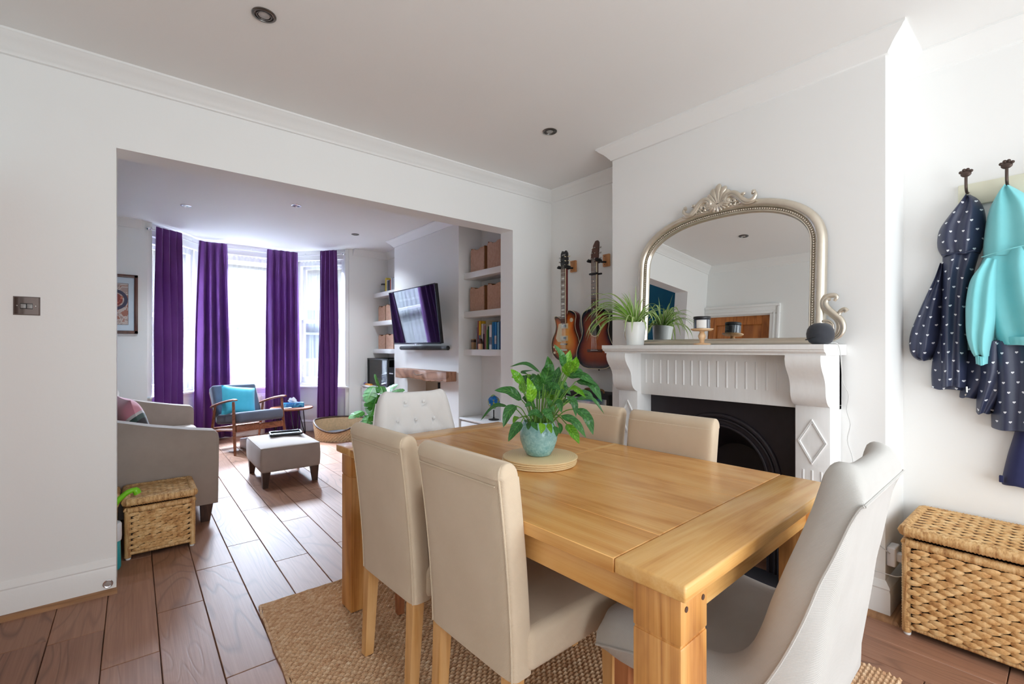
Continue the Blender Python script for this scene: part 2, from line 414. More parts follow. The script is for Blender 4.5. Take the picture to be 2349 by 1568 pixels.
# panelled pine door in the left wall (seen in the mirror) with moulded white casing
dm = NB(); y0, y1 = 2.285, 3.045
ym = (y0+y1)/2
for a in ((y0, y0+.10, 0, 1.98), (y1-.10, y1, 0, 1.98), (y0+.101, y1-.101, 1.87, 1.98), (y0+.101, y1-.101, .86, 1.02), (y0+.101, y1-.101, 0, .2), (ym-.05, ym+.05, .201, .859), (ym-.05, ym+.05, 1.021, 1.869)): box(dm, XL-.07, XL-.03, a[0], a[1], a[2], a[3], .002, 1)
door = struct('door_1', dm, M['doorwood'])
for (a, b) in ((y0+.09, (y0+y1)/2-.04), ((y0+y1)/2+.04, y1-.09)):
    for (c, d) in ((.19, .87), (1.01, 1.88)):
        obj('door_panel', bevel_all(box(NB(), XL-.06, XL-.043, a, b, c, d), .012, 2), M['doorwood'], door)
cm = NB()
box(cm, XL+.001, XL+.028, y0-.115, y0-.004, 0, 1.985, .006, 3); box(cm, XL+.024, XL+.04, y0-.114, y0-.085, 0, 2.068, .006, 3)
box(cm, XL+.001, XL+.029, y0-.116, YD-.002, 1.986, 2.10, .006, 3); box(cm, XL+.025, XL+.042, y0-.116, YD-.003, 2.07, 2.102, .006, 3)
box(cm, XL+.001, XL+.027, y1+.004, YD-.003, 0, 1.985, .004, 3); box(cm, XL+.024, XL+.034, y0-.06, y0-.04, 0, 2.0, .004, 2); box(cm, XL+.026, XL+.036, y0-.06, YD-.004, 2.02, 2.04, .004, 2)
struct('trim_7', cm, M['trim'])

# ------------------------------------------------------------------ dining materials
M['oak'] = wood('honey_oak', srgb(192, 128, 62), srgb(216, 158, 88), srgb(228, 178, 110), 1, .24, True, 1., .04, 3.)
M['oakx'] = wood('honey_oak_cross', srgb(198, 138, 70), srgb(222, 168, 98), srgb(234, 190, 124), 0, .24, True, 1., .04, 3.)
M['oakz'] = wood('honey_oak_upright', srgb(166, 102, 48), srgb(208, 146, 78), srgb(228, 174, 108), 2, .34, True, 1., .05, 4.)
M['beech'] = wood('pale_beech_leg', srgb(196, 140, 78), srgb(216, 164, 104), srgb(226, 180, 124), 2, .4, False)
M['beige'] = fabric('beige_linen', srgb(216, 194, 166), srgb(226, 208, 184), 480, .1, .3, .2)
M['beigep'] = fabric('beige_piping', srgb(218, 200, 174), None, 480)
M['greyl'] = fabric('pale_grey_linen', srgb(192, 188, 182), srgb(208, 205, 200), 430, .06, .3, .2)
M['cream'] = fabric('cream_linen', srgb(248, 248, 248), srgb(253, 253, 253), 430, .04, .2, .15)
M['dkwood'] = wood('dark_stained_wood', srgb(48, 32, 26), srgb(70, 48, 38), srgb(88, 62, 50), 2, .4, False)

# ------------------------------------------------------------------ dining table
TR = radians(2.3)
tb = thing('dining_table', 'honey oak extending dining table with chunky square legs', 'table', (1.2755, 1.365, 0), TR)
hw, hl, TZ, th_ = .5, .875, .765, .034
for s in (-1, 1):        # two leaves: end board + long boards
    ya, yb = (-hl, -.012) if s < 0 else (.012, hl)
    eb = (ya, ya+.165) if s < 0 else (yb-.165, yb)
    obj('end_board', box(NB(), -hw, hw, eb[0], eb[1], TZ-th_, TZ, .006, 3), M['oakx'], tb)
    la, lb = (eb[1]+.0008, yb) if s < 0 else (ya, eb[0]-.0008)
    xs = [-hw, -.315, -.10, .12, .31, hw]
    for a, b in zip(xs, xs[1:]):
        obj('top_board', box(NB(), -(b-a)/2+.0005, (b-a)/2-.0005, la-(la+lb)/2, lb-(la+lb)/2, TZ-th_, TZ-.0004, .0016, 1), M['oak'], tb, ((a+b)/2, (la+lb)/2, 0))
obj('centre_strip', box(NB(), -hw, hw, -.0115, .0115, TZ-th_, TZ+.0004, .001, 1), M['oakx'], tb)
for s in (-1, 1):
    obj('apron', box(NB(), s*(hw-.055)-.012, s*(hw-.055)+.012, -hl+.1, hl-.1, .645, TZ-th_, .002), M['oak'], tb)
    obj('apron', box(NB(), -hw+.1, hw-.1, s*(hl-.06)-.012, s*(hl-.06)+.012, .645, TZ-th_, .002), M['oakx'], tb)
    for t in (-1, 1):
        x, y = s*(hw-.075), t*(hl-.075); l = NB()
        box(l, x-.055, x+.055, y-.055, y+.055, .632, TZ-th_, .003)
        box(l, x-.052, x+.052, y-.052, y+.052, .626, .633)
        box(l, x-.055, x+.055, y-.055, y+.055, .012, .627, .004)
        lg = obj('leg', l, M['oakz'], tb)
        for (dx, dy) in ((-.035, -.0555), (.035, -.0555)): lathe(pb := NB(), [(0, -.001), (.006, -.001), (.006, .0015), (0, .0015)], 10, (x+dx, y-.055*1.0, .70), Matrix.Rotation(radians(90), 4, 'X')); obj('peg', pb, M['dkwood'], lg)

# ------------------------------------------------------------------ beige upholstered chairs (face +x)
def beige_chair(name, label, group):
    t = thing(name, label, 'chair', group=group)
    W2 = .20
    def sect(k):     # centre-line of the back from bottom to top: (x_front, x_rear, z)
        z = .35+.575*k
        lean = -.055*k**1.6
        return -.172+lean, -.25+lean, z
    bm = NB(); rows = []
    ks = [i/14 for i in range(15)]
    top = []
    for k in ks:
        xf, xr, z = sect(k); w = W2*(1.0+.03*k); zz = min(z, .925-.039)
        top.append((xf, xr, zz, w))
    top = [q for q in top if q[2] < .884]
    ns = 20
    def ring(xf, xr, z, w):
        cx, hx = (xf+xr)/2, (xf-xr)/2; pts = []
        for i in range(4*ns//4*2):
            a = 2*pi*i/(ns*2); c, s_ = cos(a), sin(a); e = .22
            px = hx*math.copysign(abs(c)**(e*1.6), c); py = w*math.copysign(abs(s_)**e, s_)
            pts.append(Vector((cx+px, py, z)))
        return pts
    def addring(p): rows.append([bm.verts.new(v) for v in p])
    addring(ring(top[0][0]-.01, top[0][1]+.01, .345, top[0][3]-.008))
    for q in top: addring(ring(*q))
    xf, xr, z, w = top[-1]; z = .886; cx, hx = (xf+xr)/2-.004, (xf-xr)/2
    for i in range(0, 8):        # rolled top
        a = (pi/2)*i/8; addring(ring(cx+hx*cos(a), cx-hx*cos(a)-.006*sin(a), z+.04*sin(a), w*(1-.05*(1-cos(a)))))
    for A, B in zip(rows, rows[1:]):
        n = len(A)
        for i in range(n): bm.faces.new((A[i], A[(i+1) % n], B[(i+1) % n], B[i]))
    bm.faces.new(rows[0]); bm.faces.new(rows[-1])
    back = obj('backrest', bm, M['beige'], t, ang=50)
    for s in (-1, 1):            # piping up each rear edge and over the roll
        pts = []
        for xf, xr, z, w in top: pts.append((xr+.0045, s*w*.948, z))
        pts += [(xr+.004, s*w*.945, .905), (xr+.016, s*w*.93, .919), (cx, s*w*.925, .9235)]
        obj('piping', tube(NB(), smoothpath(pts, 2), .0028, 6), M['beigep'], back)
    obj('seam', tube(NB(), [(xr-.0005, y, .868) for y in (-w+.022, 0, w-.022)], .0018, 6), M['beigep'], back)
    sm = NB(); box(sm, -.205, .225, -.212, .212, .355, .47, .028, 4)
    for v in sm.verts:
        if v.co.z > .45: v.co.z += .02*(1-(v.co.x/.24)**2)*(1-(v.co.y/.22)**2)
        if v.co.x > .0: v.co.y *= 1.03
    obj('seat', sm, M['beige'], t)
    for s in (-1, 1):
        obj('leg', taper_leg(NB(), -.222, s*.168, .012, .36, .017, .022, -.018, 0), M['beech'], t)
        obj('leg', taper_leg(NB(), .195, s*.178, .012, .36, .016, .022), M['beech'], t)
    return t
G1 = 'beige chairs along the window side of the table'
c1 = beige_chair('dining_chair', 'beige linen dining chair on the archway side, nearest the tufted white chair', 'beige linen dining chairs at the table')
c1.location = (.966, 1.625, 0); c1.rotation_euler = (0, 0, radians(3.0)+0)
dup(c1, (.996, 1.128, 0), radians(2.5), 'beige linen dining chair opposite the black fireplace, nearest the pale grey scoop chair')
dup(c1, (1.590, 1.135, 0), radians(182), 'beige linen dining chair with its back to the black cast iron fireplace')
dup(c1, (1.585, 1.600, 0), radians(182), 'beige linen dining chair behind the potted peace lily, beside the fireplace corbel')

# ------------------------------------------------------------------ scoop-backed tufted chairs (face +y)
I_ = [(.286, .425), (.262, .474), (.17, .482), (.08, .472), (.0, .468), (-.06, .482), (-.105, .52), (-.132, .58), (-.152, .65), (-.178, .73), (-.203, .80), (-.226, .87), (-.240, .922), (-.250, .957), (-.272, .977), (-.302, .968), (-.320, .938), (-.324, .905)]
O_ = [(.272, .385), (.20, .405), (.13, .42), (.05, .42), (-.04, .425), (-.11, .44), (-.150, .475), (-.180, .53), (-.21, .60), (-.235, .67), (-.255, .735), (-.276, .79), (-.290, .83), (-.300, .86), (-.308, .88), (-.314, .893), (-.319, .901), (-.323, .904)]
R_ = [(.266, .365), (.20, .338), (.13, .335), (.05, .33), (-.04, .325), (-.13, .325), (-.225, .335), (-.238, .42), (-.250, .50), (-.262, .58), (-.272, .66), (-.284, .72), (-.294, .78), (-.302, .83), (-.309, .865), (-.315, .885), (-.319, .897), (-.322, .902)]
def scoop_chair(name, label, fab, legm):
    t = thing(name, label, 'chair')
    W2 = .212; nx = 41
    Is, Os, Rs = [smoothpath([(0, *p) for p in L], 3) for L in (I_, O_, R_)]
    nk = len(Is)
    def lenk(P):
        d = [0]
        for a, b in zip(P, P[1:]): d.append(d[-1]+(b-a).length)
        return d
    arc = lenk(Is)
    buttons = []
    top_s = arc[-1]-.145
    for r in range(4):
        for j in (-1, 0, 1) if r % 2 else (-.5, .5): buttons.append((j*.108, top_s-.105*r))
    def wid(k):
        f = k/(nk-1); return .298-.094*(f*f*(3-2*f))
    bm = NB()
    def cushion(u, v):
        k = min(nk-1, int(round(v*(nk-1)))); e = 2*u-1; a = abs(e)
        rim = max(0, (a-.74)/.26); pin = (1-sqrt(max(0, 1-rim*rim)))
        p = Is[k].lerp(Os[k], pin)
        x = e*wid(k)
        if a < .97:
            s_ = arc[k]; dsp = 0
            scoop = .030*max(0, 1-(a/.74)**4)*(1 if .1 < v < .9 else 0)*min(1, max(0, (v-.1)/.12))*min(1, max(0, (.9-v)/.14))
            for bx, bs in buttons:
                r2 = ((x-bx)/.022)**2+((s_-bs)/.022)**2
                if r2 < 12: dsp += .024*exp(-r2)
            # diamond creases
            c1_ = (x/.108+(s_-top_s)/.105*.5)+.5; c2_ = (x/.108-(s_-top_s)/.105*.5)+.5
            if top_s-.34 < s_ < top_s+.035 and a < .8:
                for c_ in (c1_, c2_):
                    f = abs((c_) - round(c_)); dsp += .011*exp(-(f/.05)**2)
            d = (Os[k]-Is[k]); L = d.length
            p = p + d.normalized()*min(L*.8, dsp+scoop) if L > 1e-4 else p
        return Vector((x, p.y, p.z))
    V = grid(bm, cushion, nx, nk)
    W = grid(bm, lambda u, v: (lambda k, e: Vector((e*wid(k)*.995, Os[k].y-.001, Os[k].z-.001)))(min(nk-1, int(round(v*(nk-1)))), 2*u-1), 3, nk)
    cu = obj('padded_seat_and_back', bm, fab, t, ang=60)
    for bx, bs in buttons:
        k = min(range(nk), key=lambda i: abs(arc[i]-bs)); d = (Os[k]-Is[k]).normalized()
        p = Is[k]+d*.044
        obj('button', ball(NB(), (bx, p.y, p.z), .009, 1, 1, 1, 10, 6), fab, cu)
    bs_ = NB()
    def shell(u, v):
        k = min(nk-1, int(round(v*(nk-1)))); e = 2*u-1; a = abs(e)
        rim = max(0, (a-.72)/.28); pin = 1.0*(1-sqrt(max(0, 1-rim*rim)))
        p = Rs[k].lerp(Os[k], pin); return Vector((e*(wid(k)+.002), p.y, p.z))
    grid(bs_, shell, 33, nk)
    obj('outer_shell', bs_, fab, t, ang=60)
    for s in (-1, 1): obj('piping', tube(NB(), [(s*(wid(k)+.002), Os[k].y-.002, Os[k].z) for k in range(0, nk)], .0035, 6), fab, cu)
    obj('piping', tube(NB(), smoothpath([(x, -.325, .903) for x in (-.203, -.1, 0, .1, .203)], 4), .0035, 6), fab, cu)
    for s in (-1, 1):
        obj('leg', taper_leg(NB(), s*.245, .205, .012, .40, .015, .024, s*.006, .012), legm, t)
        obj('leg', taper_leg(NB(), s*.19, -.17, .012, .35, .015, .021, s*.004, -.05), legm, t)
    return t
M['redleg'] = wood('chestnut_leg', srgb(130, 74, 42), srgb(166, 102, 62), srgb(188, 124, 82), 2, .4, False)
g1 = scoop_chair('scoop_chair', 'pale grey linen scoop chair with rolled top at the table end nearest the coats', M['greyl'], M['redleg'])
g1.location = (1.318, .60, 0); g1.rotation_euler = (0, 0, radians(2))
g2 = scoop_chair('scoop_chair', 'white button-tufted scoop chair at the table end nearest the living room', M['cream'], M['redleg'])
g2.location = (1.215, 2.14, 0); g2.rotation_euler = (0, 0, radians(180-7))

# ------------------------------------------------------------------ jute rug
k = NT('jute_weave'); v = k.tc()
cc = k.ramp(k.noise(k.mapped(v, (26, 60, 1)), 1, 3, .75), [(.3, srgb(184, 138, 104)), (.5, srgb(222, 184, 146)), (.72, srgb(246, 222, 190))])
k.col(k.mix(k.math('MULTIPLY', k.noise(v, 240, 2), .35), cc, srgb(150, 108, 78))); k.set(Roughness=.95); k.b.inputs['Specular IOR Level'].default_value = .1
k.bump(k.noise(k.mapped(v, (1, .35, 1)), 320, 3), .8, .004); M['jute'] = k.m
rg = thing('rug', 'braided natural jute rug under the dining table', 'rug', (.46, 2.43, 0))
bm = NB(); RW, RL = 1.72, 2.03; nrow = 132; nc = 130
rr = random.Random(5); wob = [rr.uniform(-.004, .004) for _ in range(nrow+1)]
V = []
for j in range(nrow*2+1):
    row = []
    for i in range(nc+1):
        x = RW*i/nc; y = -RL*j/(nrow*2); h = .0088 if j % 2 else .003
        br = .0030*(1 if (i+j//2) % 2 else -1) if j % 2 else 0
        ex = (wob[j//2]+.003*sin(j*.4)) if i in (0, nc) else 0
        row.append(bm.verts.new((x+ex+.02*sin(y*2.1)*(1-x/RW), y+.004*sin(x*5+j*.02)+.0015*((i+j//2) % 2), max(.002, h+br))))
    V.append(row)
for a, b in zip(V, V[1:]):
    for i in range(nc): bm.faces.new((a[i], a[i+1], b[i+1], b[i]))
prop(obj('weave', bm, M['jute'], rg, ang=None), kind='stuff')
hem = NB(); rr = random.Random(2)
pts = [(.02*sin(-RL*j/60*2.1)-.004+rr.uniform(-.003, .003), -RL*j/60, .006) for j in range(61)]
tube(hem, pts, .006, 6)
tube(hem, [(RW*j/40, .003+rr.uniform(-.003, .003), .006) for j in range(41)], .006, 6)
obj('bound_edge', hem, M['jute'], rg)

# ------------------------------------------------------------------ bamboo boards, vase and peace lily on the table
M['bamboo'] = plain('bamboo_coil', srgb(226, 196, 146), .45, 0, .4, .08)
k = NT('bamboo_rings'); v = k.tc(); wv = k.n('ShaderNodeTexWave', wave_type='RINGS', rings_direction='Z', Scale=38, Distortion=.6); k.l(v, wv.inputs['Vector'])
k.col(k.mix(k.math('MULTIPLY', wv.outputs['Fac'], .35), srgb(238, 212, 164), srgb(208, 174, 122))); k.set(Roughness=.4); k.bump(wv.outputs['Fac'], .2, .001); M['bamboo'] = k.m
PX, PY = 1.243, 1.352
for i in range(4):
    prop(obj('round_placemat', lathe(NB(), [(0, 0), (.145, 0), (.148, .002), (.148, .0052), (.145, .0074), (0, .0074)], 48), M['bamboo'], None, (PX+.002*(i % 2), PY-.002*i, TZ+.0006+i*.0076)),
         ['bottom', 'second lowest', 'third lowest', 'topmost'][i]+' round bamboo placemat in the stack under the peace lily pot', 'placemat', 'stacked round bamboo placemats')
VZ = TZ+.0006+4*.0076
k = NT('pale_teal_glaze'); v = k.tc()
k.col(k.ramp(k.noise(v, 60, 5, .7, .6), [(.3, srgb(112, 164, 170)), (.55, srgb(152, 198, 200)), (.8, srgb(190, 222, 220))])); k.set(Roughness=.12); M['glaze'] = k.m
M['soil'] = plain('potting_soil', srgb(46, 34, 26), .95, 0, .2, .3, .6, 60)
pot = thing('plant_pot', 'pale teal glazed round pot on the stack of bamboo placemats', 'pot', (PX, PY, VZ))
obj('pot_body', lathe(NB(), [(0, 0), (.038, 0), (.048, .004), (.062, .028), (.073, .06), (.0755, .085), (.072, .108), (.063, .128), (.0615, .134), (.058, .134), (.06, .124), (.064, .106), (0, .106)], 40), M['glaze'], pot)
obj('soil', lathe(NB(), [(0, .107), (.062, .107), (.058, .113), (0, .118)], 20), M['soil'], pot)
def leafmat(name, dark, mid, light, rough=.3):
    k = NT(name); uv = k.tc('UV'); sx = k.n('ShaderNodeSeparateXYZ'); k.l(uv, sx.inputs[0])
    off = k.math('ABSOLUTE', k.math('SUBTRACT', sx.outputs[0], .5))
    vein = k.math('PINGPONG', k.math('ADD', k.math('MULTIPLY', sx.outputs[1], 7.0), k.math('MULTIPLY', off, -3.0)), .5)
    c = k.ramp(k.math('ADD', k.math('MULTIPLY', vein, .5), k.math('MULTIPLY', k.noise(k.tc('Object', True), 14, 3), .6)), [(.2, dark), (.5, mid), (.85, light)])
    k.col(k.mix(k.ramp(off, [(.0, (1, 1, 1)), (.045, (0, 0, 0))]), c, light)); k.set(Roughness=rough)
    k.b.inputs['Subsurface Weight'].default_value = 0.0
    tl = k.n('ShaderNodeBsdfTranslucent'); k.l(c, tl.inputs[0]); mx = k.n('ShaderNodeMixShader'); mx.inputs[0].default_value = .22
    k.l(k.b.outputs[0], mx.inputs[1]); k.l(tl.outputs[0], mx.inputs[2]); k.l(mx.outputs[0], k.out.inputs[0]); k.bump(vein, .15, .002)
    return k.m
M['lf1'] = leafmat('lily_leaf_deep', srgb(28, 74, 30), srgb(52, 112, 48), srgb(96, 152, 72))
M['lf2'] = leafmat('lily_leaf_bright', srgb(62, 128, 22), srgb(112, 172, 40), srgb(158, 204, 70))
M['stem'] = plain('green_stem', srgb(96, 142, 56), .5)
def leaf_mesh(pts, width, up, fold=.25, nl=10, nw=5, tipf=1.0):
    """leaf blade along pts (base..tip); up = rough surface normal; slightly folded on its midrib; thin but closed"""
    P = smoothpath(pts, max(2, nl//(len(pts)-1))); n = len(P); bm = NB(); uvl = bm.loops.layers.uv.new('UVMap')
    up = Vector(up).normalized(); rows = []
    for i, p in enumerate(P):
        t = (P[min(i+1, n-1)]-P[max(i-1, 0)]).normalized(); s = t.cross(up)
        if s.length < 1e-4: s = t.cross(Vector((1, 0, 0)))
        s.normalize(); nn = s.cross(t); f = i/(n-1)
        w = width/2*max(.02, (sin(pi*min(1, f**.72))**.8)) if tipf == 1.0 else width/2*max(.03, (1-f**tipf))*min(1, .5+f*4)
        row = []
        for j in range(nw):
            e = 2*j/(nw-1)-1
            row.append((p+s*(e*w)+nn*(abs(e)*w*fold+.10*w*sin(f*14+e*2)), (j/(nw-1), f)))
        rows.append(row)
    th = .0006; tops = [[(bm.verts.new(a), uv) for a, uv in r] for r in rows]
    for A, B in zip(tops, tops[1:]):
        for j in range(nw-1):
            q = (A[j], A[j+1], B[j+1], B[j]); fc = bm.faces.new([x[0] for x in q])
            for lp, x in zip(fc.loops, q): lp[uvl].uv = x[1]
    return bm
def cv(a, b, d=0.):    # plant sheet coordinates -> plant-local metres
    return Vector(((a-940)*.000356, d, (930-b)*.000356+.134))
ly = thing('peace_lily', 'bushy green peace lily growing in the pale teal pot', 'plant', (PX, PY, VZ), radians(-YAW))
LV = [([(1215, 335), (1180, 200), (1095, 80)], 72, 1, -.02), ([(1240, 400), (1275, 270), (1310, 145)], 95, 2, .03), ([(1265, 410), (1330, 310), (1340, 212)], 95, 2, -.01), ([(1225, 415), (1240, 340), (1275, 262)], 105, 2, -.05),
      ([(985, 510), (1030, 350), (1018, 205)], 110, 1, -.06), ([(960, 395), (800, 295), (620, 332)], 40, 1, .02), ([(745, 500), (690, 430), (630, 345)], 95, 2, -.03), ([(750, 690), (620, 590), (455, 575)], 105, 1, -.02),
      ([(850, 690), (835, 560), (800, 425)], 105, 2, -.08), ([(690, 735), (610, 790), (552, 945)], 95, 1, -.07), ([(590, 765), (440, 770), (290, 935)], 50, 1, .0), ([(740, 900), (680, 960), (605, 1080)], 95, 1, -.09),
      ([(1105, 545), (1150, 440), (1180, 330)], 95, 1, .02), ([(1250, 430), (1400, 420), (1545, 515)], 95, 1, -.03), ([(1340, 480), (1500, 520), (1598, 690)], 100, 1, -.04), ([(1340, 690), (1540, 690), (1682, 862)], 55, 1, -.0),
      ([(1330, 770), (1440, 860), (1495, 1030)], 100, 1, -.06), ([(1150, 820), (1290, 880), (1395, 1030)], 85, 1, -.11), ([(1215, 915), (1270, 1000), (1330, 1100)], 110, 2, -.10), ([(1230, 630), (1290, 690), (1305, 830)], 75, 1, -.08),
      ([(980, 740), (1010, 790), (1060, 870)], 75, 1, -.12), ([(965, 835), (880, 780), (800, 805)], 75, 1, -.12), ([(945, 600), (930, 500), (925, 395)], 80, 1, -.01), ([(1260, 560), (1340, 570), (1440, 655)], 85, 2, -.02),
      ([(1330, 370), (1420, 380), (1490, 435)], 70, 1, .06), ([(1420, 620), (1510, 640), (1590, 705)], 75, 1, .04), ([(880, 890), (870, 915), (905, 960)], 60, 1, -.11), ([(940, 890), (950, 930), (935, 985)], 62, 2, -.12),
      ([(1015, 900), (1030, 930), (1045, 980)], 48, 2, -.12), ([(1085, 930), (1100, 970), (1095, 1020)], 50, 1, -.11), ([(830, 890), (820, 920), (808, 955)], 52, 1, -.10), ([(1130, 900), (1150, 950), (1135, 1005)], 40, 1, -.09),
      ([(1000, 690), (960, 600), (1000, 520)], 90, 1, .05), ([(1060, 640), (1140, 590), (1230, 600)], 80, 1, .02), ([(1000, 560), (1080, 520), (1150, 560)], 85, 1, -.07), ([(780, 640), (765, 560), (775, 470)], 75, 2, .05),
      ([(900, 760), (840, 720), (780, 740)], 70, 1, -.05), ([(1080, 700), (1130, 690), (1150, 780)], 70, 1, -.10), ([(1040, 480), (1120, 420), (1210, 470)], 80, 1, .07), ([(820, 420), (760, 400), (900, 380)], 30, 1, .08),
      ([(1100, 800), (1040, 720), (1010, 640)], 85, 1, -.06), ([(960, 700), (920, 640), (890, 560)], 70, 1, .04), ([(1180, 720), (1220, 650), (1240, 560)], 60, 2, .06), ([(860, 620), (900, 560), (960, 540)], 60, 1, .09),
      ([(730, 880), (690, 880), (655, 930)], 60, 2, -.03), ([(1240, 760), (1300, 740), (1370, 800)], 60, 1, .08)]
rr = random.Random(31)
for q in range(14):
    a = rr.uniform(-1, 1); bx, bz = 1000+a*230, rr.uniform(480, 800); L_ = rr.uniform(110, 190)
    LV.append(([(bx, bz), (bx+a*L_*.5, bz-L_*.45), (bx+a*L_, bz-L_*rr.uniform(-.1, .7))], rr.uniform(70, 105), 1 if q % 4 else 2, rr.uniform(.02, .12)))
rr = random.Random(11)
for pts, w, mi, d in LV:
    d *= 1.1
    L = [cv(a, b, d+(.02*i*(1 if d < 0 else -.5))*-1) for i, (a, b) in enumerate(pts)]
    droop = L[-1].z < L[0].z
    upv = (.15*rr.uniform(-1, 1), -.75, .65) if not droop else (rr.uniform(-.3, .3), -.6, .8)
    obj('leaf', leaf_mesh(L, w*.000356*1.24, upv, rr.uniform(.12, .3)), M['lf%d' % mi], ly, ang=None)
    b = L[0]; r0 = Vector((max(-.035, min(.035, b.x*.35)), max(-.03, min(.03, b.y*.35)), .112))
    mid = r0.lerp(b, .55)+Vector((0, 0, .02 if b.z > .15 else .035))
    obj('stem', tube(NB(), smoothpath([r0, mid, b], 4), [.0022]*9, 5), M['stem'], ly)

# ------------------------------------------------------------------ fireplace
k = NT('white_gloss_painted_wood'); v = k.tc(); g = k.noise(k.mapped(v, (1, 1, .08)), 70, 3, .6, .5)
k.col(k.mix(g, srgb(236, 235, 233), srgb(247, 247, 246))); k.set(Roughness=.28); k.bump(g, .12, .002); M['wpw'] = k.m
k = NT('cast_iron_black'); v = k.tc(); k.col(k.mix(k.noise(v, 30, 4), srgb(26, 21, 26), srgb(40, 33, 40))); k.set(Roughness=.5); k.bump(k.noise(v, 260, 2), .25, .001); M['iron'] = k.m
fp = thing('fireplace', 'white painted fireplace surround with corbels, diamonds and black cast iron arch', 'fireplace', (2.645, 1.32, 0))
# local: x = 0 at chimney face, negative into the room; y about centre
XP = 2.483-2.645
sh = NB()
prism(sh, [(-.002, 1.235), (-.315, 1.235), (-.315, 1.213), (-.308, 1.208), (-.308, 1.203), (-.300, 1.200), (-.286, 1.192), (-.286, 1.185), (-.002, 1.185)], 1, -.62, .615)
shelf = obj('mantel_shelf', sh, M['wpw'], fp)
for s, ya in ((-1, -.60), (1, .453)):
    yb = ya+.146
    obj('pilaster', box(NB(), XP, -.001, ya, yb, 0, .945, .003), M['wpw'], fp)
    c = NB()
    prof = [(-.002, 1.185), (-.288, 1.185), (-.291, 1.165), (-.285, 1.14), (-.270, 1.115), (-.249, 1.09), (-.233, 1.065), (-.226, 1.04), (-.225, 1.015), (-.219, .99), (-.207, .968), (-.188, .952), (-.165, .943), (-.002, .943)]
    prism(c, prof, 1, ya, yb); obj('corbel', c, M['wpw'], fp, ang=28)
    dm = NB(); yc, zc = (ya+yb)/2, .775; hw_, hh = .062, .108
    dia = [Vector((0, yc, zc+hh)), Vector((0, yc+hw_, zc)), Vector((0, yc, zc-hh)), Vector((0, yc-hw_, zc))]
    for i in range(4):
        a, b = dia[i], dia[(i+1) % 4]; ctr = Vector((0, yc, zc))
        def off(p, f): return ctr+(p-ctr)*f
        prof4 = [(1.0, 0), (.97, -.007), (.92, -.007), (.89, -.003), (.86, -.007), (.82, -.005), (.80, 0)]
        va = [dm.verts.new(off(a, f)+Vector((XP+h, 0, 0))) for f, h in prof4]; vb = [dm.verts.new(off(b, f)+Vector((XP+h, 0, 0))) for f, h in prof4]
        for q in range(len(prof4)-1): dm.faces.new((va[q], vb[q], vb[q+1], va[q+1]))
    bmesh.ops.remove_doubles(dm, verts=dm.verts[:], dist=1e-5)
    obj('diamond_moulding', dm, M['wpw'], fp, ang=25)
    for q in range(3):
        y = ya+.035+q*.038
        obj('flute', tube(NB(), [(XP+.0025, y, .52), (XP+.0025, y, .64)], .006, 8), M['wpw'], fp)
    obj('plinth', box(NB(), XP-.012, -.001, ya-.006, yb+.006, 0, .14, .004), M['wpw'], fp)
fz = -.125
obj('frieze', box(NB(), fz, -.001, -.455, .454, .925, 1.186, .003), M['wpw'], fp)
for q in range(17):
    y = .415-q*.0517
    obj('flute', tube(NB(), [(fz+.0035, y, 1.0), (fz+.0035, y, 1.145)], .0075, 8), M['wpw'], fp)
obj('back_board', box(NB(), -.03, -.001, -.6, .6, .925, 1.186), M['wpw'], fp)
# cast iron insert with arched opening
ip = NB(); R1, zc = .27, .50; xi = -.014
arc_ = [(R1*cos(pi*i/28), zc+R1*sin(pi*i/28)) for i in range(29)]
outer = [(-.46, 0), (-.46, .93), (.46, .93), (.46, 0)]
poly = [(-.46, 0), (-.46, .93), (.46, .93), (.46, 0), (R1, 0)] + arc_ + [(-R1, 0)]
prism(ip, poly, 0, xi, -.002)
ins = obj('iron_insert', ip, M['iron'], fp, ang=25)
def arch_ring(r, rt, depth, x):
    pts = [(x, r, .0)] + [(x, r*cos(pi*i/36), zc+r*sin(pi*i/36)) for i in range(37)] + [(x, -r, 0)]
    return tube(NB(), pts, rt, 10, up=(1, 0, 0))
obj('arch_moulding', arch_ring(.330, .013, 0, xi-.004), M['iron'], ins)
obj('arch_moulding', arch_ring(.305, .007, 0, xi-.002), M['iron'], ins)
obj('arch_moulding', arch_ring(.272, .008, 0, xi-.002), M['iron'], ins)
hd = NB()
grid(hd, lambda u, v: Vector((.02+.22*v, (R1-.10*v)*cos(pi*u), (zc-.02*v)+(R1-.12*v)*sin(pi*u))), 25, 6)
obj('smoke_hood', hd, M['iron'], ins)
obj('fire_back', box(NB(), .24, .275, -.3, .3, 0, .9), M['iron'], ins)
obj('grate', (lambda b: [tube(b, [(.02, -.2+.05*i, .06), (.02, -.2+.05*i, .26)], .007, 6) for i in range(9)] and box(b, .005, .035, -.24, .24, .25, .275, .005))(NB()), M['iron'], ins)
obj('hearth', box(NB(), -.42, -.002, -.62, .62, -.001, .02, .004), plain('slate_hearth', srgb(52, 50, 54), .5, bump=.2), fp)

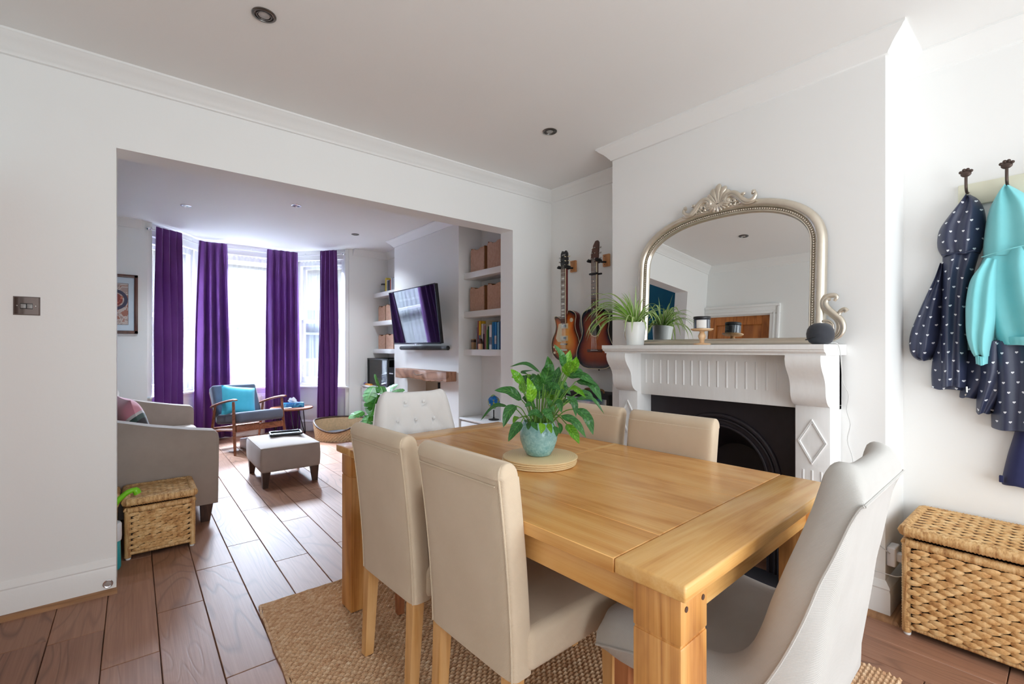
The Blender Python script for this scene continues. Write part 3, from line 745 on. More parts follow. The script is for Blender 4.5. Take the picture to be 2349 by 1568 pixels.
# ------------------------------------------------------------------ overmantel mirror
k = NT('champagne_gilt'); v = k.tc(); k.col(k.mix(k.noise(v, 14, 4), srgb(206, 196, 178), srgb(232, 224, 210))); k.set(Roughness=.34, Metallic=.85); k.bump(k.noise(v, 120, 2), .08, .001); M['gilt'] = k.m
k = NT('mirror_silver'); k.col((.86, .88, .875)); k.set(Roughness=.0, Metallic=1.0); M['silver'] = k.m
ALPHA = radians(3.3)
mr = thing('overmantel_mirror', 'arched champagne gilt overmantel mirror with shell crest leaning on the chimney', 'mirror', (2.592, 1.313, 1.2365))
mr.rotation_euler = (0, ALPHA, 0)      # leans back: top touches the chimney
MW, MS, MT = .540, .50, .81            # half width, spring height, top height
def arch_pts(off=0., n=40, z0=0.0):
    """outline of the arched frame, inset by off, from bottom -y round to bottom +y"""
    hw_, hs, ht = MW-off, MS, MT-off; p = [(-hw_, z0), (-hw_, .2), (-hw_, .40)]
    for i in range(n+1):
        a = pi-pi*i/n; e = 2/2.35
        p.append((hw_*math.copysign(abs(cos(a))**e, cos(a)), hs+(ht-hs)*abs(sin(a))**e))
    return p + [(hw_, .40), (hw_, .2), (hw_, z0)]
def sweep_arch(prof, z0=0.0):
    bm = NB(); rows = []
    cur = [arch_pts(o, 40, z0) for o, h in prof]
    for i in range(len(cur[0])): rows.append([bm.verts.new((-h, cur[j][i][0], cur[j][i][1])) for j, (o, h) in enumerate(prof)])
    m = len(prof)
    for A, B in zip(rows, rows[1:]):
        for j in range(m-1): bm.faces.new((A[j], A[j+1], B[j+1], B[j]))
    return bm
fr = obj('frame', sweep_arch([(0, -.012), (.0, .012), (.006, .022), (.018, .030), (.032, .030), (.041, .025), (.044, .016), (.047, .008), (.060, .008), (.062, .015), (.066, .016), (.070, .010), (.072, .002), (.074, -.008)]), M['gilt'], mr, ang=50)
obj('bottom_rail', prism(NB(), [(-.012+.0, 0), (.0+.012, 0), (.012, .026), (.006, .030), (-.012, .030)] if False else [(.010, .0), (-.030, .0), (-.032, .008), (-.026, .018), (-.018, .022), (-.018, .028), (-.008, .034), (.010, .034)], 1, -MW+.004, MW-.004), M['gilt'], mr)
gp = arch_pts(.066, 40, .02)
gb = NB(); gb.faces.new([gb.verts.new((.003, y, z)) for y, z in gp]); 
gb2 = obj('mirror_glass', gb, M['silver'], mr, ang=None)
bk = NB(); prism(bk, arch_pts(.004, 40, .004), 0, .006, .014); obj('backing', bk, M['dkwood'], mr)
bp = arch_pts(.0535, 160, .035); bd = NB(); acc = 0; last = None
P3 = [Vector((-.0135, y, z)) for y, z in bp]
for a, b in zip(P3, P3[1:]):
    L = (b-a).length; t_ = 0.
    while acc + (L-t_) >= .0125:
        t_ += .0125-acc; acc = 0; c = a.lerp(b, t_/L if L else 0); ball(bd, c, .0055, 1, 1, 1, 8, 6)
    acc += L-t_
prop(obj('bead_row', bd, M['gilt'], mr), kind='stuff')
# shell crest with scrolls
cr = NB(); yc, zt = 0.0, MT-.004; xx = -.022
for i in range(9):
    a = radians(-84+21*i); L = .100-.036*abs(sin(a))
    base = Vector((xx-.004, yc+.012*sin(a), zt+.012)); tip = base+Vector((.008, sin(a)*L*.92, cos(a)*L))
    mid = base.lerp(tip, .62)+Vector((-.010, 0, 0))
    tube(cr, smoothpath([base, mid, tip], 4), [.0045, .006, .009, .012, .0145, .016, .0165, .0145, .008], 10, .55, (1, 0, 0))
for i in range(9):
    a = radians(-80+20*i); base = Vector((xx-.008, yc+.01*sin(a), zt+.006)); tip = base+Vector((.0, sin(a)*.052, -cos(a)*.036-.002))
    tube(cr, [base, base.lerp(tip, .5)+Vector((-.008, 0, 0)), tip], [.005, .009, .006], 8, .6, (1, 0, 0))
shell_ = obj('shell_crest', cr, M['gilt'], mr, ang=60)
def spiral(c, r0, r1, a0, a1, n=22, x=-.024):
    return [Vector((x-.006*i/n, c[0]+(r0+(r1-r0)*i/n)*cos(a0+(a1-a0)*i/n), c[1]+(r0+(r1-r0)*i/n)*sin(a0+(a1-a0)*i/n))) for i in range(n+1)]
for s in (-1, 1):
    sc = NB()
    # big S scroll running out along the arch from the shell
    pts = [(.052, -.006), (.038, .018), (.050, .040), (.075, .044), (.100, .028), (.122, .002), (.146, -.016), (.170, -.014), (.184, .004), (.182, .020), (.170, .024)]
    path = smoothpath([(xx-.010, s*y, zt+z) for y, z in pts], 4)
    n = len(path); tube(sc, path, [.006+.0085*sin(pi*min(1, i/(n*.9)))**.8 if i < n-4 else .012 for i in range(n)], 8, .8, (1, 0, 0))
    path = smoothpath([(xx-.012, s*y, zt+z) for y, z in [(.056, .004), (.050, .022), (.062, .032), (.082, .030), (.104, .012), (.130, -.018), (.160, -.028), (.190, -.020)]], 4)
    n = len(path); tube(sc, path, [.004+.006*sin(pi*i/(n-1)) for i in range(n)], 8, .8, (1, 0, 0))
    for r0, c0 in ((.020, (.078, .006)), (.012, (.078, .004)), (.016, (.104, -.012))):
        path = [Vector((p.x-.004, s*p.y, p.z)) for p in spiral((c0[0], zt+c0[1]), r0, r0*.35, radians(200), radians(-120), 16)]
        tube(sc, path, [.0055]*12+[.0045, .004, .0035, .003, .003], 7)
    ball(sc, (xx-.012, s*.128, zt+.026), .010, .8, 1.2, .8); tube(sc, [(xx-.01, s*.105, zt+.022), (xx-.012, s*.118, zt+.020), (xx-.012, s*.13, zt+.026)], [.004, .006, .008], 7)
    ball(sc, (xx-.008, s*.066, zt-.010), .0085); ball(sc, (xx-.008, s*.085, zt-.016), .006)
    obj('scroll', sc, M['gilt'], shell_, ang=60)
shell_.scale = (1.1, 1.14, 1.14); shell_.location = (0, 0, zt*(1-1.14)-.004)
for s in (-1, 1):      # lower side scrolls
    sc = NB(); y0 = MW-.012
    for dx, pts in ((0, [(.052, .205), (.062, .222), (.050, .232), (.022, .228), (.006, .206), (.010, .178), (.034, .150), (.062, .122), (.074, .088), (.066, .050), (.040, .030)]), (-.006, [(.040, .214), (.024, .212), (.018, .196), (.028, .170), (.056, .140), (.082, .112), (.092, .074), (.080, .040), (.052, .018)])):
        path = smoothpath([(-.020+dx, s*(y0+y), z) for y, z in pts], 4); n = len(path)
        tube(sc, path, [.007+.008*sin(pi*i/(n-1)) for i in range(n)], 8, .8, (1, 0, 0))
    path = smoothpath([(-.024, s*(y0+y), z) for y, z in [(.084, .11), (.072, .132), (.078, .152), (.094, .162), (.104, .152)]], 4); n = len(path)
    tube(sc, path, [.008+.004*i/n for i in range(n)], 8, .8, (1, 0, 0))
    for q in range(4):
        path = smoothpath([(-.024, s*(y0+y), z) for y, z in [(.010+.006*q, .110-.012*q), (.030, .112-.012*q), (.048, .096-.012*q), (.052, .070-.010*q)]], 3)
        tube(sc, path, [.0055]*len(path), 7)
    obj('side_scroll', sc, M['gilt'], mr, ang=60)

# ------------------------------------------------------------------ things on the mantel
ZM = 1.2355
M['whitepot'] = plain('white_ceramic', srgb(246, 246, 244), .28, 0, .5, .015)
def spiderleaf():
    k = NT('spider_plant_leaf'); uv = k.tc('UV'); sx = k.n('ShaderNodeSeparateXYZ'); k.l(uv, sx.inputs[0])
    off = k.math('ABSOLUTE', k.math('SUBTRACT', sx.outputs[0], .5))
    c = k.ramp(off, [(.0, srgb(224, 234, 186)), (.16, srgb(226, 236, 190)), (.24, srgb(150, 196, 84)), (.5, srgb(128, 180, 62))])
    k.col(c); k.set(Roughness=.35)
    tl = k.n('ShaderNodeBsdfTranslucent'); k.l(c, tl.inputs[0]); mx = k.n('ShaderNodeMixShader'); mx.inputs[0].default_value = .3
    k.l(k.b.outputs[0], mx.inputs[1]); k.l(tl.outputs[0], mx.inputs[2]); k.l(mx.outputs[0], k.out.inputs[0]); return k.m
M['spider'] = spiderleaf()
SPX, SPY = 2.45, 1.765
wp = thing('plant_pot', 'white ribbed pot on the mantel shelf in front of the mirror', 'pot', (SPX, SPY, ZM))
obj('pot_body', lathe(NB(), [(0, 0), (.049, 0), (.052, .003)] + [(.052+.0135*i/20+(.0006 if i % 2 else 0), .004+.126*i/20) for i in range(21)] + [(.067, .133), (.067, .143), (.064, .144), (.062, .13), (0, .128)], 36), M['whitepot'], wp)
obj('soil', lathe(NB(), [(0, .1285), (.0615, .1285), (.058, .133), (0, .136)], 18), M['soil'], wp)
sp = thing('spider_plant', 'variegated spider plant with long arching leaves in the white mantel pot', 'plant', (SPX, SPY, ZM), radians(-YAW))
rr = random.Random(21)
def arc_leaf(az, el, L, w, droop):
    d = Vector((cos(az)*cos(el), sin(az)*cos(el), sin(el))); p = Vector((cos(az)*.02, sin(az)*.02, .135)); pts = [p.copy()]; v_ = d.copy()
    for i in range(8):
        p = p+v_*(L/8); v_ = (v_+Vector((0, 0, -droop*(.35+i*.16)))).normalized(); pts.append(p.copy())
    return pts
ls = []
for i in range(34): ls.append((radians(rr.uniform(140, 215)), radians(rr.uniform(22, 62)), rr.uniform(.24, .42), rr.uniform(.018, .025), rr.uniform(.30, .44)))
for i in range(12): ls.append((radians(rr.uniform(-70, 40)), radians(rr.uniform(35, 70)), rr.uniform(.18, .27), rr.uniform(.013, .019), rr.uniform(.30, .44)))
for i in range(12): ls.append((radians(rr.uniform(60, 300)), radians(rr.uniform(60, 86)), rr.uniform(.16, .24), rr.uniform(.013, .019), rr.uniform(.14, .3)))
for i in range(6): ls.append((radians(rr.uniform(215, 300)), radians(rr.uniform(20, 50)), rr.uniform(.22, .30), rr.uniform(.014, .02), rr.uniform(.4, .55)))
for az, el, L, w, dr in ls:
    pts = arc_leaf(az, el, L, w, dr); wd = [Vector((0, 0, 0))]
    ok = []
    for q in pts:       # keep clear of the mirror plane behind the pot
        ang = radians(-YAW); wx = q.x*cos(ang)-q.y*sin(ang)
        if wx > .11: break
        wy = q.x*sin(ang)+q.y*cos(ang)
        if q.z < .004 and wx > -.125 and wy < .155: break
        ok.append(q)
    if len(ok) < 4: continue
    obj('leaf', leaf_mesh(ok, w, (cos(az)*-.2, sin(az)*-.2, 1), .35, 14, 4, 2.6), M['spider'], sp, ang=None)
# candle jar on turned wooden stand
M['turned'] = wood('turned_pale_wood', srgb(206, 160, 112), srgb(226, 184, 140), srgb(236, 202, 162), 2, .45, False)
cs = thing('pedestal_stand', 'small turned pale wood pedestal stand on the mantel shelf', 'stand', (2.42, 1.307, ZM))
obj('base', lathe(NB(), [(0, 0), (.043, 0), (.046, .003), (.044, .007), (.016, .011), (0, .011)], 32), M['turned'], cs)
obj('stem', lathe(NB(), [(.014, .010), (.012, .016), (.012, .024), (.019, .040), (.020, .050), (.014, .064), (.011, .070), (.018, .076), (0, .076)], 24), M['turned'], cs)
obj('top_plate', lathe(NB(), [(0, .075), (.046, .076), (.058, .083), (.0595, .088), (.057, .089), (.05, .084), (0, .084)], 36), M['turned'], cs)
k = NT('smoked_jar_glass'); k.col(srgb(74, 78, 88)); k.set(Roughness=.06, Alpha=1.0); k.b.inputs['Coat Weight'].default_value = .6; M['smoke'] = k.m
M['blackpl'] = plain('black_plastic', srgb(24, 24, 27), .35, 0, .5, .1)
cj = thing('candle_jar', 'smoked grey candle jar with black lid and white label on the pedestal stand', 'candle', (2.42, 1.307, ZM+.0852), radians(-YAW))
obj('jar', lathe(NB(), [(0, 0), (.040, 0), (.043, .003), (.043, .052), (.040, .055), (0, .055)], 36), M['smoke'], cj)
obj('lid', lathe(NB(), [(0, .0555), (.0435, .0555), (.0445, .057), (.0445, .068), (.043, .070), (0, .070)], 36), M['blackpl'], cj)
lb = NB(); grid(lb, lambda u, v: Vector((.0434*sin(radians(-62+72*u)), -.0434*cos(radians(-62+72*u)), .006+.044*v)), 14, 2); obj('label_sticker', lb, plain('paper_label', srgb(226, 224, 220), .6), cj)
lb = NB(); grid(lb, lambda u, v: Vector((.0434*sin(radians(112+110*u)), -.0434*cos(radians(112+110*u)), .010+.036*v)), 18, 2); obj('back_sticker', lb, plain('dark_label', srgb(30, 32, 38), .6), cj)
for zz in (.040, .033, .027, .021): 
    q = NB(); grid(q, lambda u, v: Vector((.0438*sin(radians(135+(40+zz*600)*u)), -.0438*cos(radians(135+(40+zz*600)*u)), zz+.0022*v)), 8, 2); obj('print_line', q, plain('print_white', srgb(190, 190, 195), .6), cj)
# egg-shaped speaker
spk = thing('smart_speaker', 'charcoal rounded fabric speaker at the end of the mantel shelf', 'speaker', (2.425, .742, ZM))
obj('body', lathe(NB(), [(0, 0), (.030, 0), (.044, .010), (.0535, .030), (.055, .048), (.051, .068), (.041, .085), (.024, .095), (0, .098)], 36), fabric('charcoal_mesh', srgb(62, 64, 70), None, 900, .1, .3), spk)
obj('seam_ring', lathe(NB(), [(.053, .0285), (.0545, .030), (.053, .0315)], 36, (0, 0, 0), Matrix.Rotation(radians(-12), 4, 'X') @ Matrix.Translation((0, 0, .002))), M['blackpl'], spk)
M['cable'] = plain('pale_cable', srgb(206, 206, 204), .5)
cab = [(2.47, .715, 1.242), (2.50, .697, 1.238), (2.515, .690, 1.20), (2.53, .688, 1.12), (2.56, .692, 1.06), (2.585, .676, 1.0), (2.60, .688, .93), (2.61, .676, .86), (2.62, .69, .78), (2.628, .672, .70), (2.63, .665, .60), (2.632, .64, .5), (2.632, .62, .40), (2.634, .58, .33), (2.638, .545, .30), (2.66, .538, .285), (2.70, .535, .27)]
prop(obj('speaker_cable', tube(NB(), smoothpath(cab, 4), .0022, 6), M['cable']), 'thin pale cable hanging down beside the fireplace surround', 'cable')

# ------------------------------------------------------------------ guitars on the alcove wall
def burst(name, inner, mid, edge):
    k = NT(name); uv = k.tc('UV'); sx = k.n('ShaderNodeSeparateXYZ'); k.l(uv, sx.inputs[0])
    f = k.math('ADD', sx.outputs[1], k.math('MULTIPLY', k.math('SUBTRACT', k.noise(k.tc(), 30, 3), .5), .08))
    k.col(k.ramp(f, [(.36, inner), (.70, mid), (.86, tuple(x*.35 for x in mid)), (.96, edge)])); k.set(Roughness=.12); k.b.inputs['Coat Weight'].default_value = .4; return k.m
M['gb1'] = burst('sunburst_amber', srgb(250, 172, 70), srgb(214, 104, 28), srgb(22, 12, 12))
M['gb2'] = burst('sunburst_brown', srgb(176, 92, 44), srgb(134, 60, 26), srgb(20, 16, 18))
M['maroon'] = plain('cherry_lacquer', srgb(104, 20, 24), .2); M['ebony'] = plain('black_lacquer', srgb(20, 17, 18), .2)
M['rosew'] = wood('rosewood', srgb(62, 36, 28), srgb(86, 54, 42), srgb(104, 70, 56), 2, .4, False)
M['bind'] = plain('cream_binding', srgb(232, 220, 188), .4); M['chrome'] = plain('nickel', srgb(206, 204, 198), .18, 1.0)
M['pearl'] = plain('pearl_inlay', srgb(226, 224, 216), .25)
def guitar(name, label, loc, rz, half, zb, zt, thick, mats, acoustic):
    """local: front faces -x, y across, z up; half = outline samples (z fraction, half width left(+y), half width right(-y))"""
    t = thing(name, label, 'guitar', loc, rz)
    face, side = mats
    H_ = zt-zb; n = 64
    def outline(a):      # closed curve parametrised by angle, from samples
        pass
    L = smoothpath([(w, f, 0) for f, w in half[0]], 6); Rr = smoothpath([(w, f, 0) for f, w in half[1]], 6)
    pts = [(p.x, zb+p.y*H_) for p in L] + [(-p.x, zb+p.y*H_) for p in reversed(Rr)]
    cy, cz = 0, zb+H_*.44
    bm = NB(); uvl = bm.loops.layers.uv.new('UVMap'); rings = []
    for f in (1.0, .97, .85, .7, .55, .4, .25, .12):
        rings.append([(bm.verts.new((-thick/2-(.008*(1-f*f) if not acoustic else .002*(1-f)), cy+(y-cy)*f, cz+(z-cz)*f)), (0, f)) for y, z in pts])
    cen = (bm.verts.new((-thick/2-.008, cy, cz)), (0, 0)); m = len(pts)
    for A, B in zip(rings, rings[1:]):
        for i in range(m):
            q = (A[i], A[(i+1) % m], B[(i+1) % m], B[i]); fc = bm.faces.new([x[0] for x in q])
            for lp, x in zip(fc.loops, q): lp[uvl].uv = x[1]
    for i in range(m):
        q = (rings[-1][i], rings[-1][(i+1) % m], cen); fc = bm.faces.new([x[0] for x in q])
        for lp, x in zip(fc.loops, q): lp[uvl].uv = x[1]
    obj('body_top', bm, face, t, ang=30)
    sb = NB(); a = [sb.verts.new((-thick/2, y, z)) for y, z in pts]; b = [sb.verts.new((thick/2, y, z)) for y, z in pts]
    for i in range(m): sb.faces.new((a[i], a[(i+1) % m], b[(i+1) % m], b[i]))
    sb.faces.new(b); obj('body_sides', sb, side, t, ang=40)
    obj('binding', tube(NB(), [(-thick/2-.001, y, z) for y, z in pts]+[(-thick/2-.001, *pts[0])], .0022, 6), M['bind'], t)
    return t
# single-cutaway: the archway (+y) shoulder ends in a horn, the other runs up to the neck
half1 = ([(0, 0), (.005, .06), (.05, .112), (.16, .156), (.30, .168), (.44, .154), (.57, .122), (.68, .112), (.78, .120), (.86, .130), (.885, .112), (.865, .080), (.825, .050), (.815, .036), (.84, .028), (.90, .02), (.90, 0)],
         [(0, 0), (.005, .06), (.05, .112), (.16, .156), (.30, .168), (.44, .156), (.57, .130), (.68, .117), (.78, .120), (.86, .126), (.92, .116), (.965, .085), (.985, .048), (.97, .030), (.90, .022), (.90, 0)])
G1Z = 1.105
g = guitar('electric_guitar', 'amber sunburst single-cutaway electric guitar hung on the alcove wall beside the archway', (2.90, 2.79, 0), radians(0), half1, G1Z, 1.545, .05, (M['gb1'], M['maroon']), False)
def gpart(nm, bm, m, par, ang=38): return obj(nm, bm, m, par, ang=ang)
XF = -.025-.008
nk = gpart('neck', box(NB(), -.046, -.012, -.026, .026, 1.40, 1.90, .010, 3), M['maroon'], g)
fb = gpart('fingerboard', box(NB(), -.052, -.045, -.0265, .0265, 1.43, 1.895, .001), M['rosew'], g)
for i in range(20):
    z = 1.895-.62*(1-2**(-(i+1)/12)); gpart('fret', box(NB(), -.0535, -.051, -.026, .026, z-.0012, z+.0012), M['chrome'], fb)
for i in (2, 4, 6, 8, 11, 14, 16, 18):
    z = 1.895-.62*(1-2**(-(i+.5)/12)); gpart('inlay', box(NB(), -.0526, -.0515, -.017, .017, z-.008*(1-i/30), z+.008*(1-i/30)), M['pearl'], fb)
gpart('neck_binding', box(NB(), -.053, -.045, -.0285, -.0262, 1.43, 1.895), M['bind'], fb)
hp = NB(); prism(hp, [(-.030, 1.893), (.030, 1.893), (.042, 1.955), (.036, 2.03), (.020, 2.052), (.008, 2.040), (0, 2.046), (-.008, 2.040), (-.020, 2.052), (-.036, 2.03), (-.042, 1.955)], 0, -.042, -.024)
hs = gpart('headstock', hp, M['ebony'], g)
for s in (-1, 1):
    for j in range(3):
        z = 1.925+.036*j; lathe(pb := NB(), [(0, 0), (.005, 0), (.004, .014), (0, .014)], 8, (-.042, s*.024, z), Matrix.Rotation(radians(-90), 4, 'Y')); tube(pb, [(-.033, s*.036, z), (-.033, s*.062, z)], [.0025, .007], 6); gpart('tuner', pb, M['chrome'] if s > 0 else M['bind'], hs)
lg = NB(); tube(lg, smoothpath([(-.0428, .020, 2.012), (-.0428, .006, 2.018), (-.0428, -.006, 2.012), (-.0428, -.018, 2.020)], 4), .0018, 5); gpart('script_logo', lg, M['pearl'], hs)
gpart('pickguard', prism(NB(), [(.028, 1.43), (.060, 1.425), (.095, 1.30), (.070, 1.27), (.028, 1.268)], 0, XF-.010, XF-.006), M['bind'], g)
for z in (1.30, 1.405): 
    pk = gpart('pickup', box(NB(), XF-.012, XF+.01, -.042, .042, z-.022, z+.022, .003), M['bind'], g)
    gpart('pickup_cover', box(NB(), XF-.017, XF-.008, -.033, .033, z-.016, z+.016, .004), M['chrome'], pk)
gpart('bridge', box(NB(), XF-.014, XF+.004, -.042, .042, 1.243, 1.257, .004), M['chrome'], g)
gpart('tailpiece', tube(NB(), [(XF-.012, -.05, 1.200), (XF-.014, 0, 1.200), (XF-.012, .05, 1.200)], .009, 8), M['chrome'], g)
for y, z in ((.095, 1.205), (.120, 1.225), (.070, 1.185), (.115, 1.175)): gpart('knob', lathe(NB(), [(0, 0), (.012, 0), (.010, .014), (0, .015)], 14, (XF+.004, y, z), Matrix.Rotation(radians(-90), 4, 'Y')), M['gb1'] if False else M['bind'], g)
gpart('toggle_plate', lathe(NB(), [(0, 0), (.018, 0), (.018, .003), (.004, .004), (.004, .014), (0, .015)], 18, (XF+.004, -.078, 1.455), Matrix.Rotation(radians(-90), 4, 'Y')), M['bind'], g)
st = NB()
for i in range(6): y = -.017+.0068*i; tube(st, [(XF-.016, y*1.5, 1.205), (-.0555, y, 1.9), (-.046, y*1.3, 1.93)], .0006, 4)
gpart('strings', st, M['chrome'], g)
# acoustic
half2 = [(0, 0), (.004, .08), (.035, .135), (.12, .182), (.24, .196), (.36, .182), (.50, .148), (.62, .132), (.74, .140), (.86, .142), (.94, .122), (.985, .075), (1.0, .03), (1.0, 0)]
half2 = (half2, half2)
a2 = guitar('acoustic_guitar', 'dark brown sunburst acoustic guitar hung on the alcove wall beside the chimney breast', (2.885, 2.425, 0), 0, half2, 1.053, 1.535, .095, (M['gb2'], M['ebony']), True)
XA = -.0475
gpart('sound_hole', lathe(NB(), [(0, 0), (.05, 0), (.05, .001), (0, .0012)], 32, (XA-.0015, 0, 1.365), Matrix.Rotation(radians(-90), 4, 'Y')), plain('sound_hole_black', srgb(10, 8, 8), .8), a2)
gpart('rosette', tube(NB(), [(XA-.002, .056*cos(2*pi*i/32), 1.365+.056*sin(2*pi*i/32)) for i in range(33)], .0025, 5), M['bind'], a2)
gpart('bridge', box(NB(), XA-.010, XA, -.075, .075, 1.185, 1.207, .003), M['rosew'], a2)
gpart('saddle', box(NB(), XA-.013, XA-.008, -.036, .036, 1.197, 1.200), M['pearl'], a2)
gpart('neck', box(NB(), -.060, -.030, -.025, .025, 1.46, 1.90, .010, 3), M['rosew'], a2)
fb2 = gpart('fingerboard', box(NB(), -.066, -.058, -.026, .026, 1.41, 1.895, .001), M['rosew'], a2)
gpart('neck_binding', box(NB(), -.067, -.056, -.0285, -.0258, 1.41, 1.895), M['bind'], fb2)
for i in range(18):
    z = 1.895-.65*(1-2**(-(i+1)/12)); gpart('fret', box(NB(), -.0675, -.065, -.0255, .0255, z-.001, z+.001), M['chrome'], fb2)
for i in (2, 4, 6, 8, 11, 14): z = 1.895-.65*(1-2**(-(i+.5)/12)); gpart('inlay', lathe(NB(), [(0, 0), (.0045, 0), (.0045, .001), (0, .001)], 8, (-.0662, 0, z), Matrix.Rotation(radians(-90), 4, 'Y')), M['pearl'], fb2)
hp = NB(); prism(hp, [(-.030, 1.893), (.030, 1.893), (.036, 1.93), (.028, 1.98), (.012, 2.03), (-.010, 2.062), (-.030, 2.066), (-.040, 2.052), (-.040, 2.02), (-.036, 1.97), (-.034, 1.93)], 0, -.058, -.040)
hs2 = gpart('headstock', hp, M['rosew'], a2)
for j in range(3):
    for s, yy in ((-1, -.030), (1, .018-.008*j)):
        z = 1.925+.042*j; lathe(pb := NB(), [(0, 0), (.006, 0), (.004, .012), (0, .012)], 8, (-.058, yy+(.014 if s < 0 else 0), z), Matrix.Rotation(radians(-90), 4, 'Y'))
        tube(pb, [(-.049, yy, z), (-.049, yy+s*.032, z)], [.0025, .008], 6); gpart('tuner', pb, M['chrome'], hs2)
cp = NB(); box(cp, -.080, -.066, -.045, .036, 1.795, 1.812, .006); box(cp, -.045, -.030, -.06, .036, 1.795, 1.810, .005); box(cp, -.078, -.03, .030, .040, 1.797, 1.81, .004)
gpart('capo', cp, M['blackpl'], a2)
st = NB()
for i in range(6): y = -.017+.0068*i; tube(st, [(XA-.014, y*1.5, 1.198), (-.0685, y, 1.9), (-.06, y*1.2, 1.93)], .0006, 4)
gpart('strings', st, M['chrome'], a2); gpart('strap_pin', lathe(NB(), [(0, 0), (.006, 0), (.004, .012), (.008, .016), (0, .018)], 8, (0, 0, 1.054), Matrix.Rotation(radians(180), 4, 'X')), M['blackpl'], a2)
M['hblock'] = wood('hanger_oak', srgb(176, 112, 62), srgb(204, 142, 90), srgb(218, 160, 108), 2, .5, False)
M['foam'] = plain('black_foam', srgb(20, 20, 22), .8)
for y, nm, x in ((2.79, 'electric', 2.862), (2.425, 'acoustic', 2.832)):
    h = thing('guitar_hanger', 'wooden wall hanger with black foam yoke holding the %s guitar' % nm, 'hanger', (2.99, y, 1.885), 0, 'guitar wall hangers')
    gpart('block', box(NB(), -.022, -.001, -.032, .032, -.005, .095, .004), M['hblock'], h)
    for zz in (.012, .078): gpart('screw', lathe(NB(), [(0, 0), (.004, 0), (.003, .002), (0, .002)], 8, (-.022, .012, zz), Matrix.Rotation(radians(-90), 4, 'Y')), M['blackpl'], h)
    yk = NB(); xo = x-2.99; tube(yk, [(-.02, 0, .03), (xo+.052, 0, .022)], .008, 8)
    for s in (-1, 1): tube(yk, smoothpath([(xo+.052, 0, .022), (xo+.03, s*.036, .024), (xo-.018, s*.042, .024), (xo-.03, s*.045, .030)], 4), [.012]*9+[.013, .014, .014, .014], 10)
    gpart('yoke', yk, M['foam'], h)
# black amplifier under the guitars
am = thing('guitar_amplifier', 'black guitar amplifier with strap handle standing in the alcove under the guitars', 'amplifier', (2.86, 2.42, 0))
obj('cabinet', box(NB(), -.12, .12, -.21, .25, 0, .865, .012, 3), plain('black_tolex', srgb(26, 24, 27), .7, bump=.3, scale=40), am)
obj('grille', box(NB(), -.124, -.118, -.18, .22, .04, .70, .003), fabric('speaker_cloth', srgb(34, 32, 34)), am)
obj('handle', tube(NB(), smoothpath([(-.04, .10, .866), (-.04, .085, .888), (-.04, .0, .893), (-.04, -.085, .888), (-.04, -.10, .866)], 4), .009, 8, .6), plain('tan_strap', srgb(120, 84, 54), .6), am)
obj('control_panel', box(NB(), -.123, -.118, -.19, .23, .73, .83, .002), M['chrome'], am)

# ------------------------------------------------------------------ ceiling spotlights
M['sp_rim'] = plain('brushed_nickel', srgb(112, 108, 104), .28, .9); M['sp_rim2'] = plain('polished_chrome', srgb(226, 226, 230), .12, .9)
k = NT('spot_lens'); k.col(srgb(168, 164, 160)); k.set(Roughness=.15); M['sp_lens'] = k.m
def spot(x, y, rim, label, grp, power=0):
    t = thing('recessed_spotlight', label, 'spotlight', (x, y, ZC), 0, grp)
    obj('rim', lathe(NB(), [(.047, 0), (.047, -.004), (.043, -.007), (.036, -.007), (.034, -.002), (.031, -.001), (.030, -.006), (.026, -.006), (.0245, -.001), (.0245, 0)], 36), rim, t)
    obj('lamp', lathe(NB(), [(0, -.0005), (.0245, -.0005), (.022, -.004), (.008, -.0035), (0, -.006)], 24), M['sp_lens'], t)
    if power:
        d = bpy.data.lights.new('added_fill_spot', 'SPOT'); d.energy = power; d.color = (.80, .90, 1.0); d.spot_size = radians(120); d.spot_blend = .9; d.shadow_soft_size = .03  # fill light added under unlit fittings to brighten the living room
        o = bpy.data.objects.new('added_fill_spot', d); C.objects.link(o); o.parent = t; o.location = (0, 0, -.02)
spot(.431, 2.195, M['sp_rim'], 'brushed nickel recessed spotlight above the dining room side of the light switch wall', 'dining room ceiling spotlights')
spot(2.113, 2.19, M['sp_rim'], 'brushed nickel recessed spotlight near the chimney breast corner in the dining room ceiling', 'dining room ceiling spotlights')
spot(.404, 5.633, M['sp_rim2'], 'chrome recessed spotlight in the living room ceiling nearest the framed picture', 'living room ceiling spotlights', 22)
spot(1.259, 4.934, M['sp_rim2'], 'chrome recessed spotlight in the middle of the living room ceiling', 'living room ceiling spotlights', 22)
spot(2.148, 5.72, M['sp_rim'], 'dark recessed spotlight in the living room ceiling near the television', 'living room ceiling spotlights', 22)

# ------------------------------------------------------------------ light switch, skirting cable outlet
k = NT('black_nickel_plate'); k.col(srgb(120, 108, 104)); k.set(Roughness=.06, Metallic=1.0); M['bn'] = k.m
sw = thing('light_switch', 'polished black nickel double light switch on the white wall', 'light switch', (-.382, YD, 1.413))
pl = NB(); box(pl, -.044, .044, -.007, -.0005, -.043, .043); 
for v in pl.verts:
    if v.co.y < -.004: v.co.x *= .9; v.co.z *= .9
obj('plate', pl, M['bn'], sw, ang=20)
obj('surround', box(NB(), -.0205, .0205, -.0085, -.006, -.0145, .0115, .001), M['blackpl'], sw)
for s in (-1, 1): obj('rocker', box(NB(), s*.0105-.0085, s*.0105+.0085, -.0105, -.008, -.0115, .0085, .001), plain('grey_rocker', srgb(150, 148, 146), .3), sw)
for s in (-1, 1): obj('screw', lathe(NB(), [(0, 0), (.0035, 0), (.0025, .002), (0, .002)], 10, (s*.030, -.007, 0), Matrix.Rotation(radians(90), 4, 'X')), M['chrome'], sw)
